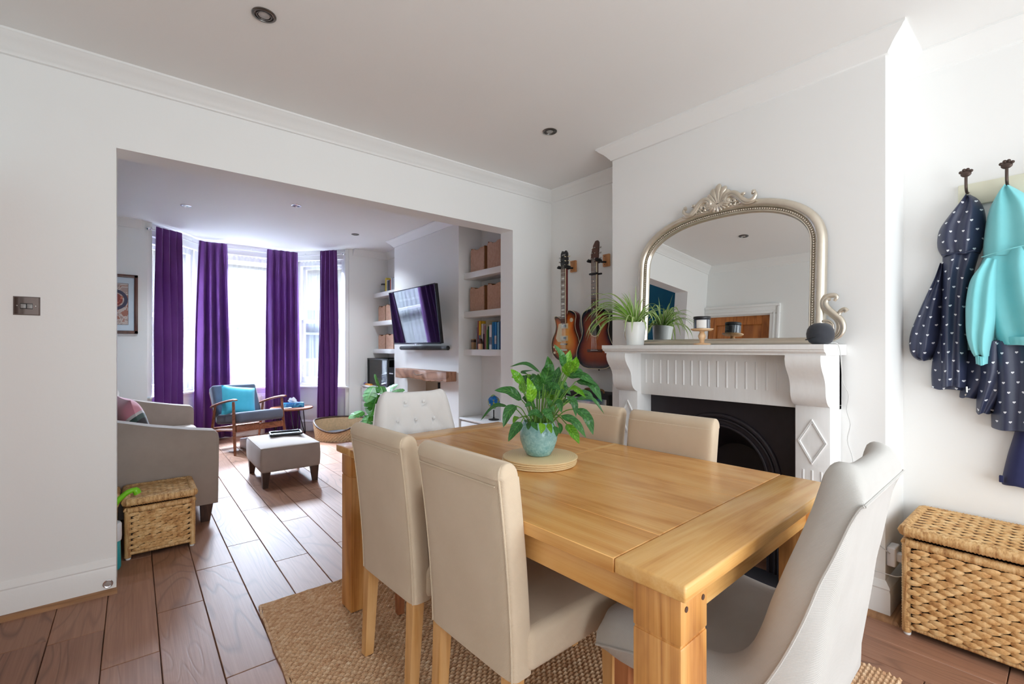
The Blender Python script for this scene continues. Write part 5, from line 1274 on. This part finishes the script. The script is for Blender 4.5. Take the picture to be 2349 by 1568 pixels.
ML = [((2.30, 5.42, .78), (2.235, 5.30, .90), .085, (-.6, -.6, .5)), ((2.24, 5.40, .73), (2.12, 5.28, .575), .13, (-.5, -.5, .7)), ((2.29, 5.38, .62), (2.15, 5.25, .42), .17, (-.4, -.8, .45)), ((2.10, 5.40, .455), (1.93, 5.34, .40), .085, (-.3, -.5, .8)),
      ((2.17, 5.34, .40), (2.08, 5.26, .27), .10, (-.5, -.6, .6)), ((2.43, 5.42, .70), (2.52, 5.30, .76), .09, (.2, -.7, .6)), ((2.50, 5.40, .66), (2.60, 5.28, .69), .10, (.1, -.7, .7)), ((2.33, 5.36, .74), (2.30, 5.22, .66), .08, (-.2, -.8, .5)), ((2.40, 5.45, .60), (2.46, 5.36, .63), .09, (0, -.8, .6)), ((2.33, 5.50, .56), (2.40, 5.62, .60), .12, (.2, .3, .9))]
for b, t_, w, up in ML:
    obj('leaf', mleaf(Vector(b)-o_, Vector(t_)-o_, w*1.5, up), M['mon'], mp, ang=None)
    e = Vector(b)-o_; obj('stem', tube(NB(), smoothpath([(0, 0, .21), (e.x*.3, e.y*.3, max(.3, e.z*.65)), tuple(e)], 6), .004, 6), M['stem'], mp)
obj('soil', lathe(NB(), [(0, .2105), (.124, .2105), (.11, .216), (0, .22)], 20), M['soil'], mp)

# ------------------------------------------------------------------ TV, soundbar, beam
k = NT('tv_screen_gloss'); k.col((.006, .006, .010)); k.set(Roughness=.03); k.b.inputs['Specular IOR Level'].default_value = .9; k.b.inputs['Coat Weight'].default_value = .5; k.b.inputs['Coat Roughness'].default_value = .02; M['screen'] = k.m
tv = thing('television', 'wall-mounted flat television tilted down on a bracket', 'television', (2.452, 4.765, 1.575)); tv.rotation_euler = (0, radians(-6.7), 0)
obj('housing', box(NB(), -.002, .035, -.555, .555, -.315, .315, .006), M['blackpl'], tv)
obj('screen', box(NB(), -.004, -.001, -.545, .545, -.300, .307), M['screen'], tv)
bz = NB()
for b in ((-.557, -.545, -.317, .317), (.545, .557, -.317, .317), (-.557, .557, -.317, -.299), (-.557, .557, .307, .317)): box(bz, -.006, .002, b[0], b[1], b[2], b[3], .001)
obj('bezel', bz, plain('dark_bezel', srgb(50, 52, 60), .25, .5), tv)
obj('badge', box(NB(), -.0075, -.005, -.03, .03, -.326, -.312, .001), M['chrome'], tv)
br = NB(); box(br, .035, .10, -.12, .12, -.14, .14, .006); box(br, .09, .225, -.02, .02, -.03, .03); obj('wall_bracket', br, M['blackpl'], tv)
sb_ = thing('soundbar', 'long slim charcoal soundbar on the wall under the television', 'soundbar', (2.645, 4.90, 1.216))
obj('body', tube(NB(), [(0, -.57, 0), (0, -.565, 0), (0, .565, 0), (0, .57, 0)], [.014, .024, .024, .014], 14), fabric('soundbar_cloth', srgb(58, 60, 68), None, 900), sb_)
obj('end_cap', tube(NB(), [(0, -.575, 0), (0, -.57, 0), (0, -.47, 0)], [.013, .025, .025], 14), M['blackpl'], sb_)
obj('wall_plate', box(NB(), .02, .0445, -.3, .3, -.015, .02), M['blackpl'], sb_)
prop(obj('television_cable', tube(NB(), [(2.60, 4.93, 1.25), (2.60, 4.93, 1.31), (2.55, 4.93, 1.34)], .006, 6), M['whmet']), 'short pale cable between the television and soundbar', 'cable')
bmn = thing('mantel_beam', 'rough brown timber mantel beam over the small fireplace recess', 'beam', (2.69, 4.845, .905))
be = box(NB(), -.125, -.002, -.615, .615, -.052, .056, .004, 2); bmesh.ops.subdivide_edges(be, edges=[e for e in be.edges if e.calc_length() > .5], cuts=14)
rn = random.Random(4)
for v in be.verts: v.co.z += rn.uniform(-.005, .005)*(1 if v.co.z < 0 else .3)+.008*sin(v.co.y*9)*(v.co.z < 0); v.co.x += rn.uniform(-.003, .003)
obj('timber', be, wood('old_oak_beam', srgb(104, 66, 44), srgb(150, 104, 76), srgb(176, 130, 102), 1, .6), bmn, ang=40)
obj('split', tube(NB(), smoothpath([(-.127, .14, .035), (-.127, .07, -.002), (-.127, -.03, .002), (-.127, -.10, .012)], 4), .0035, 5), M['dkwood'], bmn)

# ------------------------------------------------------------------ alcove shelves, boxes, books
k = NT('woven_rope_box'); v = k.tc('Object', True); ck = k.n('ShaderNodeTexChecker', Scale=95); rt = k.n('ShaderNodeMapping'); rt.inputs['Rotation'].default_value = (radians(45), 0, 0); k.l(v, rt.inputs[0]); k.l(rt.outputs[0], ck.inputs['Vector'])
k.col(k.mix(k.math('ADD', k.math('MULTIPLY', ck.outputs['Fac'], .3), k.math('MULTIPLY', k.noise(v, 40, 3), .7)), srgb(168, 120, 94), srgb(222, 184, 160))); k.set(Roughness=.7); k.bump(ck.outputs['Fac'], .6, .004); M['rope'] = k.m
k = NT('box_side_brown'); M['ropeside'] = plain('box_side_brown', srgb(150, 98, 58), .8, 0, .3, .15, .4, 20)
shelf_z = (1.985, 1.572, 1.17)
for al, (ya, yb) in (('left', (5.762, 6.628)), ('right', (3.252, 4.185))):
    for z, nm in zip(shelf_z, ('top', 'middle', 'bottom')):
        prop(obj('wall_shelf', box(NB(), 2.755, XR-.001, ya, yb, z-.032, z+.032, .003), M['trim']), 'thick white %s shelf in the alcove %s' % (nm, 'beside the bay window' if al == 'left' else 'beside the archway'), 'shelf', 'white alcove shelves')
def wbox(y0, y1, z, h, label, x0=2.785, x1=2.895):
    t = thing('storage_basket', label, 'basket', ((x0+x1)/2, (y0+y1)/2, z+.0325), 0, 'woven magazine boxes on the alcove shelves')
    w, d = (y1-y0)/2, (x1-x0)/2
    fr_ = NB(); prism(fr_, [(-w, 0), (w, 0), (w, h*.94), (w*.72, h), (w*.45, h*.99), (w*.25, h*.93), (-w*.25, h*.93), (-w*.45, h*.985), (-w*.9, h*1.0), (-w, h*.95)], 0, -d, -d+.012); obj('woven_front', fr_, M['rope'], t)
    bd_ = NB(); box(bd_, -d+.01, d, -w, -w+.008, 0, h*1.04); box(bd_, -d+.01, d, w-.008, w, 0, h*1.04); box(bd_, d-.008, d, -w, w, 0, h*1.04); box(bd_, -d+.01, d, -w, w, 0, .008); obj('body', bd_, M['ropeside'], t)
    return t
TOPR, MIDR = shelf_z[0], shelf_z[1]
wbox(3.86, 4.10, TOPR, .245, 'woven box with a green book behind it on the top archway-side shelf'); wbox(3.57, 3.80, TOPR, .27, 'tall woven box under a purple book on the top archway-side shelf')
wbox(3.86, 4.11, MIDR, .25, 'woven box at the chimney end of the middle archway-side shelf'); wbox(3.58, 3.80, MIDR, .26, 'woven box nearest the archway on the middle shelf')
wbox(6.27, 6.50, MIDR, .215, 'woven box at the window end of the middle bay-side shelf'); wbox(6.00, 6.24, MIDR, .225, 'woven box on the middle bay-side shelf nearest the television')
wbox(6.27, 6.50, shelf_z[2], .20, 'woven box at the window end of the bottom bay-side shelf'); wbox(6.00, 6.24, shelf_z[2], .205, 'woven box on the bottom bay-side shelf nearest the television')
def book(y, w, h, z, c, label, x0=2.80, dep=.15, tilt=0, grp=None):
    t = thing('book', label, 'book', (x0+dep/2, y, z+.0325), 0, grp); t.rotation_euler = (tilt, 0, 0)
    m = plain('book_cover', c, .45, 0, .4, .1); cv_ = NB(); box(cv_, -dep/2, -dep/2+.003, -w/2, w/2, 0, h); box(cv_, -dep/2, dep/2, -w/2, -w/2+.0025, 0, h); box(cv_, -dep/2, dep/2, w/2-.0025, w/2, 0, h); obj('cover', cv_, m, t)
    obj('pages', box(NB(), -dep/2+.004, dep/2-.004, -w/2+.0024, w/2-.0024, .004, h-.004), plain('book_pages', srgb(232, 226, 210), .8) if 'pages' not in M else M['pages'], t)
    return t, m
M['pages'] = plain('book_pages', srgb(232, 226, 210), .8)
gB = 'books on the bottom archway-side shelf'; bz_ = shelf_z[2]; yy = 4.02
for nm, w, h, c in (('slim grey book', .022, .23, (150, 148, 158)), ('tall pink-spined book', .016, .30, (206, 120, 132)), ('broad yellow book', .040, .295, (226, 178, 44)), ('white picture book', .030, .265, (222, 214, 210)), ('dark plum book', .014, .16, (60, 34, 44)), ('thin rose paperback', .014, .245, (214, 130, 150)), ('tall cream book', .012, .30, (216, 206, 180)), ('lime green paperback', .014, .20, (140, 180, 70)), ('dark green paperback', .016, .235, (40, 120, 92)), ('thick white book', .045, .25, (228, 230, 234)), ('blue picture book', .030, .275, (40, 130, 190)), ('bright blue comic album', .040, .275, (34, 120, 186)), ('pale blue comic album', .035, .27, (120, 176, 206)), ('navy picture book', .035, .28, (36, 70, 120))):
    t, m_ = book(yy-w/2, w, h, bz_, srgb(*c), nm+' in the row on the bottom archway-side shelf', grp=gB); yy -= w+.006
    if nm in ('thick white book', 'bright blue comic album', 'broad yellow book'): obj('spine_panel', box(NB(), -.0765, -.0752, -w/2+.005, w/2-.005, h*.2, h*.5), plain('spine_art', srgb(190, 196, 206) if 'blue' in nm else srgb(110, 120, 140), .5, 0, .4, .5, 0, 60), t)
t, _ = book(4.07, .05, .11, bz_, srgb(176, 142, 106), 'small brown box file standing before the row of books on the bottom shelf', 2.79, .1)
obj('dark_lid', box(NB(), -.052, .052, -.026, .026, .075, .10), M['dkwood'], t)
wf = thing('toy_house', 'tiny wooden toy house with dark roof in front of the books', 'toy', (2.775, 3.905, bz_+.0325)); obj('walls', box(NB(), -.012, .012, -.022, .022, 0, .06, .002), M['turned'], wf); obj('roof', prism(NB(), [(-.03, .058), (.03, .058), (.012, .105), (-.008, .11)], 0, -.014, .014), M['dkwood'], wf)
book(3.94, .03, .30, TOPR, srgb(70, 120, 60), 'green book standing behind the woven box on the top archway-side shelf', 2.95-.07, .07)[0].location.x = 2.945
for c, y, nm in (((60, 40, 120), 3.70, 'purple'),): book(y, .16, .31, TOPR, srgb(*c), nm+' album standing behind the tall woven box on the top shelf', 2.91, .06)
book(3.70, .14, .29, MIDR, srgb(200, 180, 60), 'yellow album standing behind the woven boxes on the middle shelf', 2.91, .06)
gL = 'books on the top bay-side shelf'; z_ = shelf_z[0]; yy = 6.30
for nm, w, h, c in (('bright yellow hardback', .05, .20, (222, 196, 60)), ('white paperback', .02, .17, (226, 226, 224)), ('black hardback', .055, .155, (44, 46, 56)), ('charcoal paperback', .03, .16, (70, 72, 84)), ('orange and white paperback', .022, .165, (214, 96, 60)), ('white hardback', .03, .185, (220, 222, 226)), ('grey hardback', .04, .18, (168, 172, 182)), ('pale paperback', .03, .17, (208, 208, 206))):
    book(yy-w/2, w, h, z_, srgb(*c), nm+' in the row on the top bay-side shelf', grp=gL); yy -= w+.003
prop(obj('black_album', box(NB(), -.01, .01, -.2, .2, 0, .225, .002), M['blackpl'], None, (2.965, 6.2, z_+.0325)), 'large black album standing behind the books on the top bay-side shelf', 'album')
jr = thing('glass_jar', 'small clear jar with dark lid beside the yellow book on the top shelf', 'jar', (2.83, 6.40, z_+.0325)); k = NT('clear_jar'); k.col(srgb(206, 208, 206)); k.set(Roughness=.05); k.b.inputs['Transmission Weight'].default_value = .6
obj('glass', lathe(NB(), [(0, 0), (.05, 0), (.052, .005), (.052, .10), (.04, .115), (0, .115)], 20), k.m, jr); obj('lid', lathe(NB(), [(0, .115), (.046, .115), (.046, .13), (0, .132)], 20), M['blackpl'], jr)
rb = book(6.255, .012, .26, MIDR, srgb(190, 30, 70), 'red folder standing behind the woven boxes on the middle bay-side shelf', 2.90, .07)
book(6.30, .02, .27, MIDR, srgb(214, 214, 220), 'white folder standing behind the woven boxes on the middle bay-side shelf', 2.90, .07)
# cabinets
def cabinet(label, loc, sx, sy, sz, nd):
    t = thing('cabinet', label, 'cabinet', loc); obj('carcass', box(NB(), -sx/2+.02, sx/2, -sy/2, sy/2, .05, sz-.02, .002), M['trim'], t); obj('top_panel', box(NB(), -sx/2-.01, sx/2, -sy/2, sy/2, sz-.022, sz, .004), M['trim'], t); obj('plinth', box(NB(), -sx/2+.04, sx/2, -sy/2+.01, sy/2-.01, 0, .05), M['trim'], t)
    for i in range(2):
        for j in range(nd):
            y0 = -sy/2+.01+i*(sy-.02)/2; y1 = y0+(sy-.02)/2-.008; h_ = (sz-.09)/nd; z0 = .058+j*h_
            d_ = obj('drawer', box(NB(), -sx/2, -sx/2+.02, y0, y1, z0, z0+h_-.008, .003), M['trim'], t)
            obj('knob', ball(NB(), (-sx/2-.012, (y0+y1)/2, z0+h_*.6), .011, 1, 1, 1, 10, 6), M['chrome'], d_)
    return t
cabinet('white drawer cabinet in the alcove beside the bay, under the black glass case', (2.775, 6.19, 0), .42, .84, .685, 3)
cabinet('low white cabinet in the alcove beside the archway', (2.845, 3.72, 0), .285, .92, .48, 1)
bc2 = thing('display_case', 'black-framed glass case with a black machine inside on the white cabinet', 'display case', (2.80, 6.16, .6852))
fb_ = NB(); hx, hy, hz = .17, .33, .385
for x in (-hx, hx):
    for y in (-hy, hy): box(fb_, x-.012, x+.012, y-.012, y+.012, 0, hz)
for z in (0, hz-.02):
    for x in (-hx, hx): box(fb_, x-.012, x+.012, -hy, hy, z, z+.02)
    for y in (-hy, hy): box(fb_, -hx, hx, y-.012, y+.012, z, z+.02)
box(fb_, hx-.004, hx+.004, -hy, hy, 0, hz); box(fb_, -hx, hx, -hy, hy, 0, .01); box(fb_, -hx, hx, hy-.008, hy+.008, 0, hz)
obj('frame', fb_, M['blackpl'], bc2); obj('pane', box(NB(), -hx-.003, -hx, -hy, hy, .01, hz-.01), M['glass'], bc2)
mc = NB(); box(mc, -.08, .10, -.32, -.05, .012, .26, .01); box(mc, -.10, .10, .08, .24, .012, .10, .006); obj('machine', mc, M['foam'], bc2); obj('machine_band', box(NB(), -.084, -.078, -.30, -.04, .175, .19), M['whmet'], bc2)
fr2 = thing('trinket_tray', 'orange and purple trinket tray on the white cabinet edge beside the display case', 'tray', (2.60, 6.44, .6855)); obj('tray', box(NB(), -.02, .02, -.13, .07, 0, .02, .004), plain('orange_tray', srgb(220, 150, 60), .5), fr2); obj('trinket', ball(NB(), (0, .10, .017), .02, 1, 1, .8, 12, 8), plain('purple_trinket', srgb(110, 90, 150), .5), fr2)
# globe
gb_ = thing('globe', 'small blue desk globe on the low white cabinet', 'globe', (2.86, 3.79, .4805))
k = NT('globe_map'); v = k.tc(); k.col(k.ramp(k.noise(v, 17, 4, .6), [(.47, srgb(14, 112, 186)), (.53, srgb(150, 160, 80)), (.62, srgb(196, 140, 110))], 'CONSTANT')); k.set(Roughness=.25)
obj('ball', ball(NB(), (0, 0, 0), .062, 1, 1, 1, 28, 18), k.m, gb_, (0, 0, .185)); obj('base', lathe(NB(), [(0, 0), (.055, 0), (.053, .008), (.012, .016), (.006, .03), (.006, .10), (0, .105)], 24), M['blackpl'], gb_)
obj('meridian', tube(NB(), [(0, .069*sin(2*pi*i/40*.62-.4), .185-.069*cos(2*pi*i/40*.62-.4)) for i in range(41)], .0035, 6), M['lime'], gb_)

# ------------------------------------------------------------------ coats
ck_ = thing('hook_board', 'cream wooden coat rail with paw-shaped iron hooks', 'coat rail', (XR, 0, 0))
M['creamb'] = paint('cream_board', srgb(232, 230, 208), .45); M['pawi'] = plain('dark_bronze', srgb(84, 70, 64), .45, .7)
obj('board', box(NB(), -.022, -.001, -.55, .351, 1.872, 1.972, .004), M['creamb'], ck_)
hooks_y = (.318, .192, .066, -.06, -.186, -.312)
for y in hooks_y:
    h = obj('hook', tube(NB(), smoothpath([(-.022, y, 1.93), (-.05, y, 1.925), (-.075, y, 1.94), (-.080, y, 1.97), (-.078, y, 1.995)], 4), .0055, 8), M['pawi'], ck_)
    pw_ = NB(); ball(pw_, (-.080, y, 2.004), .016, .5, 1.15, .9)
    for dy, dz in ((-.017, .016), (-.006, .024), (.006, .024), (.017, .016)): ball(pw_, (-.082, y+dy, 2.0+dz-.002), .0072, .7, 1, 1, 8, 6)
    obj('paw', pw_, M['pawi'], h)
def hearts(name, c):
    k = NT(name); uv = k.tc('UV'); sx = k.n('ShaderNodeSeparateXYZ'); k.l(uv, sx.inputs[0])
    cs_ = .042
    row = k.math('FLOOR', k.math('DIVIDE', sx.outputs[1], cs_)); odd = k.math('MULTIPLY', k.math('MODULO', k.math('ABSOLUTE', row), 2.0), .5)
    fx = k.math('SUBTRACT', k.math('FRACT', k.math('ADD', k.math('ADD', k.math('DIVIDE', sx.outputs[0], cs_), odd), k.math('MULTIPLY', row, .13))), .5); fy = k.math('SUBTRACT', k.math('FRACT', k.math('DIVIDE', sx.outputs[1], cs_)), .5)
    ax_ = k.math('ABSOLUTE', fx); hy_ = k.math('SUBTRACT', k.math('MULTIPLY', fy, 1.15), k.math('MULTIPLY', k.math('SQRT', ax_), .26))
    d_ = k.math('ADD', k.math('MULTIPLY', fx, fx), k.math('MULTIPLY', hy_, hy_)); msk = k.math('LESS_THAN', d_, .0125)
    k.col(k.mix(msk, k.mix(k.noise(k.tc(), 6, 3), tuple(x*.85 for x in c), c), srgb(236, 238, 244))); k.set(Roughness=.42); k.bump(k.noise(k.tc(), 40, 3), .1, .004); return k.m
M['heart'] = hearts('navy_heart_print', srgb(52, 58, 84)); M['aqua'] = fabric('aqua_jersey', srgb(122, 206, 212), srgb(146, 222, 226), 500, .08, .15, .2); M['navy'] = fabric('navy_cloth', srgb(40, 44, 82), srgb(54, 58, 98), 500, .1, .2)
def drape(rows, nfold=0, fdep=0., seed=0, n=40, back=.975):
    """hanging garment piece: rows of (z, y_left, y_right, depth, x_back); closed front/back skin; UV in metres"""
    rn = random.Random(seed); ph = rn.uniform(0, 6); bm = NB(); uvl = bm.loops.layers.uv.new('UVMap')
    R_s = smoothpath([(r[0], r[1], r[2]) for r in rows], 6); D_s = smoothpath([(r[3], r[4], 0) for r in rows], 6); ring = []
    for p, d in zip(R_s, D_s):
        z, yl, yr = p; dep, xb = d.x, d.y; row = []
        for i in range(n+1):
            u = i/n; e = 2*u-1; y = yl+(yr-yl)*u
            bul = max(0, 1-abs(e)**2.4)**.55; f = fdep*sin(2*pi*nfold*u+ph+1.5*z)*(1-e**4)
            row.append((bm.verts.new((xb-.006-dep*bul-f, y, z+.004*sin(9*u+ph))), (y, z)))
        ring.append((row, [(bm.verts.new((xb, yl+(yr-yl)*i/8, z)), (yl+(yr-yl)*i/8, z)) for i in range(9)]))
    for (A, a), (B, b) in zip(ring, ring[1:]):
        for P_, Q_ in ((A, B), (a, b)):
            for i in range(len(P_)-1):
                q = (P_[i], P_[i+1], Q_[i+1], Q_[i]); fc = bm.faces.new([x[0] for x in q])
                for lp, x in zip(fc.loops, q): lp[uvl].uv = x[1]
        for i_, j_ in ((0, 0), (-1, -1)):
            q = (A[i_], B[i_], b[j_], a[j_]); fc = bm.faces.new([x[0] for x in q])
            for lp, x in zip(fc.loops, q): lp[uvl].uv = x[1]
    for (A, a) in (ring[0], ring[-1]): bm.faces.new([x[0] for x in A]+[x[0] for x in reversed(a)])
    return bm
def coat(name, label, cat, parts):
    t = thing(name, label, cat, (0, 0, 0))
    for nm, rows, nf, fd, sd, m in parts: obj(nm, drape(rows, nf, fd, sd), m, t, ang=60)
    return t
XB = XR-.004
rc = coat('raincoat', 'navy heart-print raincoat hung by its hood on the hook nearest the chimney', 'coat', [
    ('hood', [(1.908, .305, .322, .035, 2.945), (1.88, .280, .345, .055, 2.95), (1.83, .262, .382, .075, 2.955), (1.77, .258, .415, .085, 2.96), (1.70, .262, .421, .085, 2.965), (1.645, .278, .402, .075, 2.97)], 2, .010, 3, M['heart']),
    ('front_panel', [(1.65, .280, .404, .070, 2.972), (1.55, .300, .406, .085, 2.975), (1.40, .312, .409, .095, 2.98), (1.25, .314, .411, .098, 2.984), (1.13, .315, .411, .098, 2.985), (1.042, .316, .412, .092, 2.985)], 2, .012, 5, M['heart']),
    ('back_panel', [(1.60, .30, .41, .03, 2.986), (1.40, .31, .42, .045, 2.986), (1.20, .32, .438, .055, 2.986), (1.10, .325, .446, .06, 2.986), (1.026, .33, .444, .055, 2.986)], 1, .006, 6, M['heart']),
    ('sleeve', [(1.615, .395, .412, .03, 2.975), (1.55, .392, .432, .05, 2.978), (1.47, .395, .463, .068, 2.98), (1.38, .400, .495, .08, 2.982), (1.29, .405, .522, .085, 2.983), (1.22, .415, .525, .082, 2.984), (1.18, .438, .512, .07, 2.984), (1.160, .448, .490, .05, 2.984)], 2, .010, 8, M['heart'])])
obj('zip', tube(NB(), [(2.895, .314, 1.045), (2.893, .313, 1.02)], .003, 6), M['chrome'], rc)
obj('neck_tape', tube(NB(), smoothpath([(2.893, .287, 1.652), (2.885, .30, 1.650), (2.882, .34, 1.648), (2.89, .38, 1.648), (2.90, .398, 1.65)], 3), .0028, 6), M['heart'], rc)
hd_ = coat('hooded_sweatshirt', 'turquoise hooded sweatshirt hanging over the navy coats', 'sweatshirt', [
    ('hood', [(1.912, .182, .200, .05, 2.93), (1.88, .150, .226, .085, 2.94), (1.82, .10, .250, .105, 2.945), (1.74, .070, .262, .115, 2.95), (1.66, .055, .268, .115, 2.955), (1.61, .06, .266, .105, 2.96)], 2, .012, 4, M['aqua']),
    ('body', [(1.64, .03, .262, .10, 2.955), (1.55, .00, .290, .115, 2.96), (1.45, -.02, .285, .125, 2.965), (1.35, -.03, .262, .125, 2.968), (1.28, -.03, .242, .120, 2.97), (1.235, -.03, .225, .115, 2.97)], 3, .014, 7, M['aqua']),
    ('sleeve', [(1.60, .205, .265, .115, 2.955), (1.53, .205, .305, .135, 2.955), (1.44, .207, .320, .150, 2.955), (1.35, .212, .322, .152, 2.955), (1.27, .226, .318, .145, 2.955), (1.21, .236, .304, .13, 2.955), (1.185, .238, .294, .115, 2.955)], 2, .010, 9, M['aqua']),
    ('lower_back', [(1.40, .19, .324, .05, 2.975), (1.30, .19, .326, .06, 2.978), (1.205, .19, .322, .055, 2.98)], 1, .006, 2, M['aqua'])])
obj('cuff', drape([(1.186, .241, .291, .112, 2.955), (1.165, .242, .289, .110, 2.955), (1.146, .243, .288, .106, 2.955)], 8, .002, 1), M['aqua'], hd_, ang=60)
obj('hem_band', drape([(1.262, -.03, .222, .128, 2.968), (1.245, -.03, .220, .128, 2.968), (1.228, -.03, .219, .122, 2.968)], 14, .002, 1), M['aqua'], hd_, ang=60)
obj('hood_seam', tube(NB(), smoothpath([(2.845, .262, 1.612), (2.825, .22, 1.622), (2.818, .17, 1.632), (2.82, .10, 1.645)], 4), .0022, 6), M['aqua'], hd_)
lc = coat('long_coat', 'longer navy coat with small white hearts hanging beneath the turquoise sweatshirt', 'coat', [
    ('upper', [(1.70, -.05, .24, .05, 2.985), (1.40, -.06, .26, .06, 2.985), (1.20, -.06, .275, .062, 2.985)], 2, .008, 3, M['heart']),
    ('skirt_panel', [(1.25, .20, .318, .05, 2.986), (1.10, .22, .338, .055, 2.986), (.992, .285, .348, .05, 2.986)], 1, .008, 5, M['heart']),
    ('skirt_fold', [(1.25, .14, .30, .085, 2.985), (1.10, .165, .292, .09, 2.985), (.928, .245, .291, .085, 2.985)], 2, .008, 6, M['heart']),
    ('skirt_front', [(1.25, -.06, .27, .105, 2.985), (1.10, -.05, .252, .115, 2.985), (.98, -.04, .246, .118, 2.985), (.868, -.03, .244, .115, 2.985)], 3, .016, 12, M['heart'])])
obj('snap', lathe(NB(), [(0, 0), (.007, 0), (.006, .003), (0, .003)], 12, (2.93, .318, 1.005), Matrix.Rotation(radians(-90), 4, 'Y')), M['chrome'], lc)
tg = coat('tote_bag', 'plain navy cloth bag end hanging below the heart print coats', 'bag', [
    ('cloth', [(.95, .06, .165, .05, 2.985), (.86, .06, .172, .055, 2.985), (.75, .055, .194, .06, 2.985), (.645, .05, .211, .06, 2.985), (.622, .05, .212, .055, 2.985)], 1, .008, 3, M['navy'])])
obj('corner_tab', box(NB(), 2.93, 2.945, .203, .217, .632, .662, .003), M['navy'], tg)
